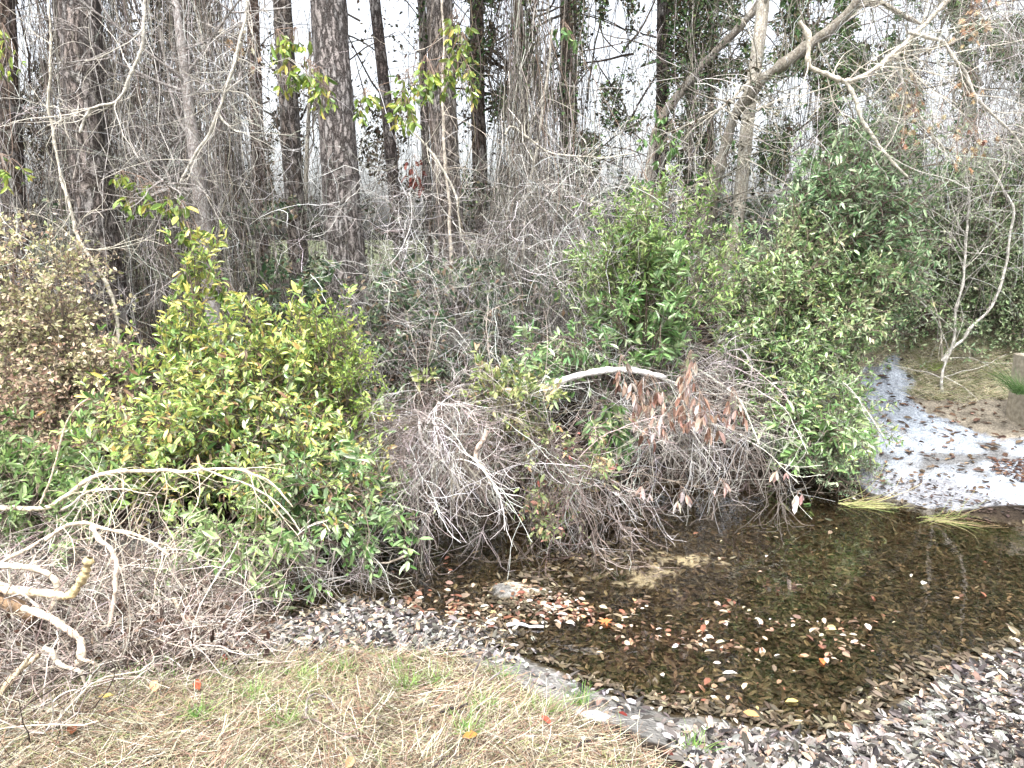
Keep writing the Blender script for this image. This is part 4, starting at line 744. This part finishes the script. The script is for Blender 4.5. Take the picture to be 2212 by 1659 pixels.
fk = branch('forked_twig', 'upright forked grey twig standing in the grass near the shore', [(1020, 1500), (1022, 1459), (1035, 1435), (1050, 1413), (1080, 1393)], 3.2, 1.6, 3.35, (128, 122, 120), cat='stick', twigs=4, tw_l=.1, tw_r=.002)
branch('limb', None, [(1024, 1495), (1054, 1473), (1082, 1452)], 3, 2.4, 3.3, (124, 118, 118), parent=fk, part='limb')

# ---------------------------------------------------------------- litter, straw, grass
def ground_pts(n, poly_px, z=.1):
    P = np.array(poly_px, float); x = rng.uniform(P[:, 0].min(), P[:, 0].max(), n); y = rng.uniform(P[:, 1].min(), P[:, 1].max(), n)
    k = inpoly(x, y, poly_px); G = on_ground(x[k], y[k], 0.0 if z <= 0 else -9); G[:, 2] = zt(G[:, 0], G[:, 1]); return G
def lay(m, G, L, Wd, pal, tilt=.35, lift=.006, tm=CURL, jit=.3, dirx=None):
    n = len(G); a = rng.uniform(0, 2 * math.pi, n) if dirx is None else rng.normal(dirx, .6, n); D = np.stack([np.cos(a), np.sin(a), rng.normal(size=n) * tilt * .4], -1)
    nn = unit(np.array([0, 0, 1.]) + rng.normal(size=(n, 3)) * tilt); s = np.clip(1 + jit * rng.normal(size=n), .4, 1.9)
    m.leaves(G + [0, 0, lift] + rng.random((n, 1)) * [0, 0, .02], D, nn, L * s, Wd * s, pick(pal, n, .15), tm)
LIT = [(5, (158, 154, 150)), (5, (122, 116, 110)), (2.6, (212, 208, 202)), (4, (80, 74, 70)), (1.2, (150, 128, 110)), (1.2, (200, 168, 142)), (1, (222, 204, 176)), (2, (52, 48, 50))]
m = MB()
G = ground_pts(25000, [(1480, 1659), (1450, 1600), (1520, 1570), (1640, 1590), (1800, 1600), (1960, 1540), (2060, 1460), (2212, 1400), (2330, 1400), (2330, 1800), (1600, 1800)]); lay(m, G, .043, .018, LIT, .6, jit=.5)
G = ground_pts(12000, [(560, 1390), (620, 1340), (760, 1295), (860, 1310), (1000, 1350), (1200, 1380), (1250, 1420), (1100, 1430), (900, 1400), (700, 1410), (540, 1425)]); G = G[rng.random(len(G)) < np.clip(.6 + .9 * fbm(G[:, 0], G[:, 1], 3, 3, 56), .1, 1)]; lay(m, G, .038, .018, LIT, .6, jit=.5)
G = ground_pts(700, [(1100, 1420), (1300, 1470), (1500, 1550), (1700, 1600), (1560, 1640), (1300, 1530), (1120, 1460)]); lay(m, G, .05, .024, LIT, .3)
tag(m.build('leaf_litter', M_DLEAF), 'silver-grey fallen leaves carpeting the near shore', 'leaf litter', kind='stuff')
m = MB()
BED = [(5, (112, 100, 80)), (4, (92, 82, 66)), (3, (136, 122, 98)), (2, (66, 59, 48)), (.4, (186, 168, 138))]
G = ground_pts(34000, [(400, 1330), (450, 1220), (900, 1150), (1300, 1090), (1500, 1050), (1850, 1060), (2250, 1110), (2350, 1150), (2350, 1420), (2050, 1480), (1850, 1580), (1500, 1590), (1200, 1440), (900, 1340), (600, 1360)], -.1)
G = G[(G[:, 2] < .0)]; b2m = zone(BAR2, G[:, 0], G[:, 1]) & (rng.random(len(G)) < .6); G = G[~b2m]; lay(m, G, .05, .02, BED, .45)
tag(m.build('sunken_leaves', M_DLEAF), 'brown sunken leaves covering the bed of the creek', 'leaf litter', kind='stuff')
m = MB()
FL = [(3, (196, 180, 154)), (2, (176, 134, 106)), (2, (142, 90, 68)), (1.5, (214, 204, 190)), (.4, (200, 172, 110)), (3, (112, 84, 66)), (4, (140, 120, 98))]
for n, poly in ((2300, [(860, 1340), (880, 1290), (960, 1230), (1080, 1260), (1250, 1290), (1290, 1330), (1200, 1360), (1000, 1350)]), (420, [(1330, 1290), (1560, 1290), (1700, 1350), (1640, 1420), (1350, 1400), (1250, 1340)]), (160, [(1250, 1400), (1500, 1450), (1750, 1400), (1800, 1560), (1500, 1560)]),
                (200, [(1700, 1340), (1950, 1330), (2000, 1400), (1800, 1440)]), (260, [(1950, 1500), (2050, 1430), (2212, 1380), (2212, 1480), (2000, 1560)]), (120, [(780, 1280), (900, 1200), (1000, 1180), (980, 1260)]), (90, [(1400, 1100), (2150, 1150), (2150, 1350), (1400, 1280)]), (200, [(1780, 1040), (1850, 1060), (1840, 1090), (1760, 1070)])):
    G = ground_pts(n, poly, 0); G[:, 2] = np.maximum(G[:, 2], 0); G = G[rng.random(len(G)) < np.clip(.35 + 1.1 * fbm(G[:, 0], G[:, 1], 3.2, 3, 55), .04, 1)]; lay(m, G, .042, .024, FL, .3, .002, tm=LEAF, jit=.4)
tag(m.build('floating_leaves', M_DLEAF), 'small cream and rust leaves floating in drifts on the creek', 'leaf litter', kind='stuff')
# dark leaves on the sand bank
m = MB(); G = ground_pts(6500, [(1870, 870), (1960, 870), (2100, 930), (2250, 960), (2300, 1100), (2212, 1090), (2000, 1035), (1870, 1010)], .3)
k = fbm(G[:, 0], G[:, 1], 2.2, 3, 91) > .16; lay(m, G[k], .038, .022, [(3, (110, 78, 62)), (2, (78, 58, 50)), (1, (150, 116, 92))], .3, .008)
G = ground_pts(900, [(1870, 1010), (2000, 1035), (2212, 1095), (2300, 1150), (2212, 1130), (2000, 1085), (1860, 1060)], .04); lay(m, G, .04, .02, [(3, (92, 76, 68)), (2, (66, 58, 54))], .2)
tag(m.build('sand_leaves', M_DLEAF), 'dark brown leaves strewn over the white sand of the right bank', 'leaf litter', kind='stuff')
# forest-floor leaves behind the shrubs
m = MB(); n = 9000; X = rng.uniform(-9, 9, n); Yv = rng.uniform(6.6, 14, n); G = np.stack([X, Yv, zt(X, Yv)], -1); G = G[G[:, 2] > .05]
lay(m, G, .07, .035, [(3, (120, 96, 76)), (2, (90, 72, 58)), (1, (160, 130, 104))], .4); tag(m.build('forest_litter', M_DLEAF), 'brown leaves on the floor of the wood behind the shrubs', 'leaf litter', kind='stuff')
# straw mat and grass
def straws(m, n, poly_px, z, L, r, pal, tilt=.12, dirm=None, lift=.0, extent=None):
    G = ground_pts(n, poly_px, z); n = len(G); a = rng.normal(0, .75, n) + np.where(rng.random(n) < .5, 0, math.pi) + vnoise(G[:, 0], G[:, 1], 2.2, 95) * 1.2
    D = np.stack([np.cos(a), np.sin(a), np.abs(rng.normal(size=n)) * tilt], -1); P = wander(G + [0, 0, lift + .004] + rng.random((n, 1)) * [0, 0, .03], D, rng.uniform(*L, n), 4, .25, .06)
    P[..., 2] = np.maximum(P[..., 2], zt(P[..., 0], P[..., 1]) + .003); R = rng.uniform(*r, n); m.tubes(P, taper(R, R * .6, 4, n), 3, pick(pal, n, .15))
ST = [(4, (196, 182, 152)), (2.5, (222, 214, 192)), (3, (152, 132, 106)), (2, (176, 138, 112)), (1.6, (158, 168, 108)), (3, (98, 80, 64))]
GP = [(-120, 1560), (80, 1500), (250, 1460), (420, 1440), (620, 1412), (950, 1412), (1050, 1448), (1160, 1512), (1300, 1588), (1400, 1650), (1500, 1800), (1000, 1900), (-200, 1900)]
m = MB(); straws(m, 56000, GP, .25, (.06, .2), (.0008, .0018), ST); tag(m.build('straw', M_GRASS), 'mat of pale dead grass straw on the near bank', 'straw', kind='stuff')
def blades(m, G, n_per, h, pal, spread=.02, lean=.35, r=.0014, K=5):
    n = len(G) * n_per; B = np.repeat(G, n_per, 0) + rng.normal(size=(n, 3)) * [spread, spread, 0]; a = rng.uniform(0, 2 * math.pi, n)
    D = unit(np.stack([np.cos(a) * lean, np.sin(a) * lean, np.ones(n)], -1)); P = wander(B, D, h * rng.uniform(.5, 1.3, n), K, .2, .35); m.tubes(P, taper(r, r * .3, K, n), 3, pick(pal, n, .12))
GG = [(4, (126, 168, 74)), (3, (176, 196, 108)), (2, (120, 150, 70)), (2, (206, 204, 150))]
m = MB()
G = ground_pts(6500, GP, .25); k = rng.random(len(G)) < np.clip(.45 + 1.1 * fbm(G[:, 0], G[:, 1], 1.6, 3, 97), .02, 1) * np.clip((G[:, 1] - 2.5) * 1.3, .25, 1); blades(m, G[k], 4, .075, GG, .02, .6)
tufts = [(660, 1480), (1080, 1450), (880, 1510), (290, 1490), (1010, 1640), (480, 1470), (860, 1440), (1250, 1490), (1500, 1610), (560, 1540), (430, 1600), (1050, 1560), (740, 1450), (940, 1490), (200, 1500), (350, 1480), (1180, 1560), (620, 1620)]
G = np.array([onz(a, b_, .25) for a, b_ in tufts]); G[:, 2] = zt(G[:, 0], G[:, 1]); blades(m, G, 46, .11, [(3, (140, 184, 76)), (2, (104, 156, 60))], .022, .5, .0017)
tag(m.build('grass', M_GRASS), 'short green grass growing through the straw', 'grass', kind='stuff')
# grass on the right bank
m = MB(); n = 24000; X = rng.uniform(3.6, 9.5, n); Yv = rng.uniform(8.75, 10.9, n); G = np.stack([X, Yv, zt(X, Yv)], -1)
k = (~zone(SAND, X, Yv, .1, 4)) & (rng.random(n) < np.clip(.6 + .7 * fbm(X, Yv, 1.5, 3, 99), .05, 1)); G = G[k]
blades(m, G, 3, .17, [(5, (232, 222, 190)), (3, (206, 194, 152)), (2, (150, 162, 96)), (1, (120, 140, 80))], .03, 1.5, .0026)
tag(m.build('dry_grass', M_GRASS), 'dry yellowish grass overhanging the sandy right bank', 'grass', kind='stuff')
# reeds, tufts
def tuftthing(name, label, px, py, z, n, h, pal, lean, r, flat=None, Y=None):
    p = at(px, py, Y) if Y else onz(px, py, z); t = MB(); G = p[None]
    if flat is not None:
        a = rng.normal(flat, .18, n); D = np.stack([np.cos(a), np.sin(a), np.abs(rng.normal(size=n)) * .05 + .01], -1); B = p + rng.normal(size=(n, 3)) * [.05, .04, 0]; B[:, 2] = p[2] + rng.random(n) * .02
        P = wander(B, D, h * rng.uniform(.5, 1.2, n), 6, .5, .0); P[..., 2] = np.maximum(P[..., 2], .004); t.tubes(P, taper(r, r * .4, 6, n), 3, pick(pal, n))
    else: blades(t, G, n, h, pal, .04, lean, r, 8)
    tag(t.build(name, M_GRASS), label, 'grass')
tuftthing('reed_clump', 'flattened yellow-green reeds lying on the water below the right shrub', 1832, 1088, .01, 34, .5, [(3, (176, 186, 104)), (2, (196, 188, 130)), (1, (150, 120, 84))], 0, .0028, flat=-.35)
tuftthing('reed_clump', 'sparse brownish water grass in the pool under the white sand', 2010, 1125, .01, 34, .5, [(3, (140, 150, 80)), (1, (170, 150, 110))], 0, .002, flat=-.2)
tuftthing('rush_tuft', 'tuft of long green rushes beside the concrete post at the right edge', 2205, 850, 0, 260, .42, [(3, (84, 124, 62)), (2, (120, 152, 84))], 1.0, .002, Y=7.85)
tuftthing('grass_tuft', 'small yellow-green leafy sprout hanging on the right bank', 2010, 800, 0, 50, .22, [(3, (160, 184, 74))], .9, .003, Y=9.2)
# single leaves one can point to
def oneleaf(label, px, py, L, colr, tm=CURL, floaty=False, wr=.5):
    q = onz(px, py, .1)
    for _ in range(4): q = onz(px, py, max(float(zt(q[0], q[1])), 0) + (.035 if not floaty else .006))
    m = MB(); a = rng.uniform(0, 6.28); m.leaves((q + [0, 0, .02 if not floaty else .002])[None], np.array([[math.cos(a), math.sin(a), .05]]), np.array([[rng.normal() * .25, -.3 if not floaty else 0, 1.]]), L, L * wr, lin(*colr)[None], tm)
    tag(m.build('fallen_leaf', M_DLEAF), label, 'leaf', 'fallen leaves lying singly')
for a in [('large pale brown leaf on the grass below the left brushwood', 340, 1505, .09, (214, 170, 130)), ('curled red-brown leaf on the grass, left of the tall green tuft', 432, 1500, .08, (170, 96, 70)), ('reddish leaf in the grass just right of the brushwood tip', 485, 1440, .07, (170, 90, 66)),
          ('yellow leaf lying on the straw at the left', 250, 1510, .07, (214, 190, 110)), ('brown folded leaf near the lower left', 160, 1575, .09, (130, 84, 60)), ('orange-brown leaf among the straw in the middle foreground', 1032, 1595, .07, (214, 140, 76)),
          ('dark red leaf on the bare soil left of the leaf litter', 1335, 1546, .06, (120, 50, 44)), ('orange leaf at the edge of the pale leaf litter', 1640, 1555, .08, (222, 170, 110)), ('tan leaf on the straw near the bottom edge, left of centre', 765, 1645, .08, (206, 170, 130)),
          ('small rusty leaf on the straw right of centre', 1190, 1575, .06, (176, 84, 66)), ('pale tan leaf in the straw at the bottom left', 60, 1650, .08, (190, 170, 150)), ('brown leaf beside the black twig', 1430, 1630, .06, (96, 54, 46))]: oneleaf(*a)
for a in [('orange maple leaf floating beside the drift of rust leaves', 1315, 1452 - 100, .09, (226, 130, 80), MAPLE, True, 1), ('white oval leaf floating alone in mid creek', 1560, 1455, .09, (230, 224, 214), LEAF, True, .45), ('pale leaf floating below the cluster of white leaves', 1605, 1490, .08, (226, 206, 170), LEAF, True, .45),
          ('bright orange leaf among the floating white leaves', 1780, 1437, .08, (222, 120, 70), LEAF, True, .45), ('cream leaf standing up in the floating cluster, right', 1808, 1360, .08, (226, 206, 150), LEAF, True, .5), ('yellow leaf near the lower end of the creek', 1725, 1515, .07, (222, 200, 120), LEAF, True, .6)]: oneleaf(*a)
# white stones
def stone(label, px, py, sx, sy, sz_, colr, z=.25):
    q = onz(px, py, z)
    for _ in range(4): q = onz(px, py, float(zt(q[0], q[1])))
    u, v = np.meshgrid(np.linspace(0, 2 * math.pi, 19)[:-1], np.linspace(-1.4, 1.5, 10)); r = 1 + .12 * np.sin(3 * u + v * 2) + .08 * np.cos(5 * u) + .05 * rng.normal(size=u.shape)
    V = np.stack([q[0] + sx * r * np.cos(u) * np.cos(v), q[1] + sy * r * np.sin(u) * np.cos(v), q[2] + sz_ * r * np.sin(v)], -1); i = np.arange(9)[:, None] * 18; j = np.arange(18)[None]
    MBq = np.stack([i + j, i + (j + 1) % 18, i + 18 + (j + 1) % 18, i + 18 + j], -1).reshape(-1, 4); m = MB(); m.add(V.reshape(-1, 3), q=MBq, c=lin(*colr)); tag(m.build('stone', M_STONE, smooth=True), label, 'stone')
stone('flat white stone lying on bare soil where the straw ends, right of centre', 1280, 1550, .075, .05, .015, (215, 215, 220)); stone('small pale stone in the grass, lower left', 278, 1546, .05, .035, .02, (190, 190, 194)); stone('tiny pale stone near the bottom left', 275, 1600, .03, .025, .012, (190, 188, 190))

# concrete post at the right edge
def box(m, x0, x1, y0, y1, z0, z1, c, bev=.01):
    V = []
    for z, s in ((z0, 0), (z1 - bev, 0), (z1, bev)): V += [(x0 + s, y0 + s, z), (x1 - s, y0 + s, z), (x1 - s, y1 - s, z), (x0 + s, y1 - s, z)]
    q = [(0, 1, 5, 4), (1, 2, 6, 5), (2, 3, 7, 6), (3, 0, 4, 7), (4, 5, 9, 8), (5, 6, 10, 9), (6, 7, 11, 10), (7, 4, 8, 11), (8, 9, 10, 11), (3, 2, 1, 0)]; m.add(V, q=q, c=c)
pp = at(2190, 762, 8.3); m = MB(); box(m, pp[0], pp[0] + .5, 7.95, 8.3, -.3, pp[2], lin(168, 160, 144), .015)
tag(m.build('concrete_post', M_STONE), 'weathered concrete post standing in the water at the right edge', 'post')

for o in S.objects:
    if '_w' in o: del o['_w']
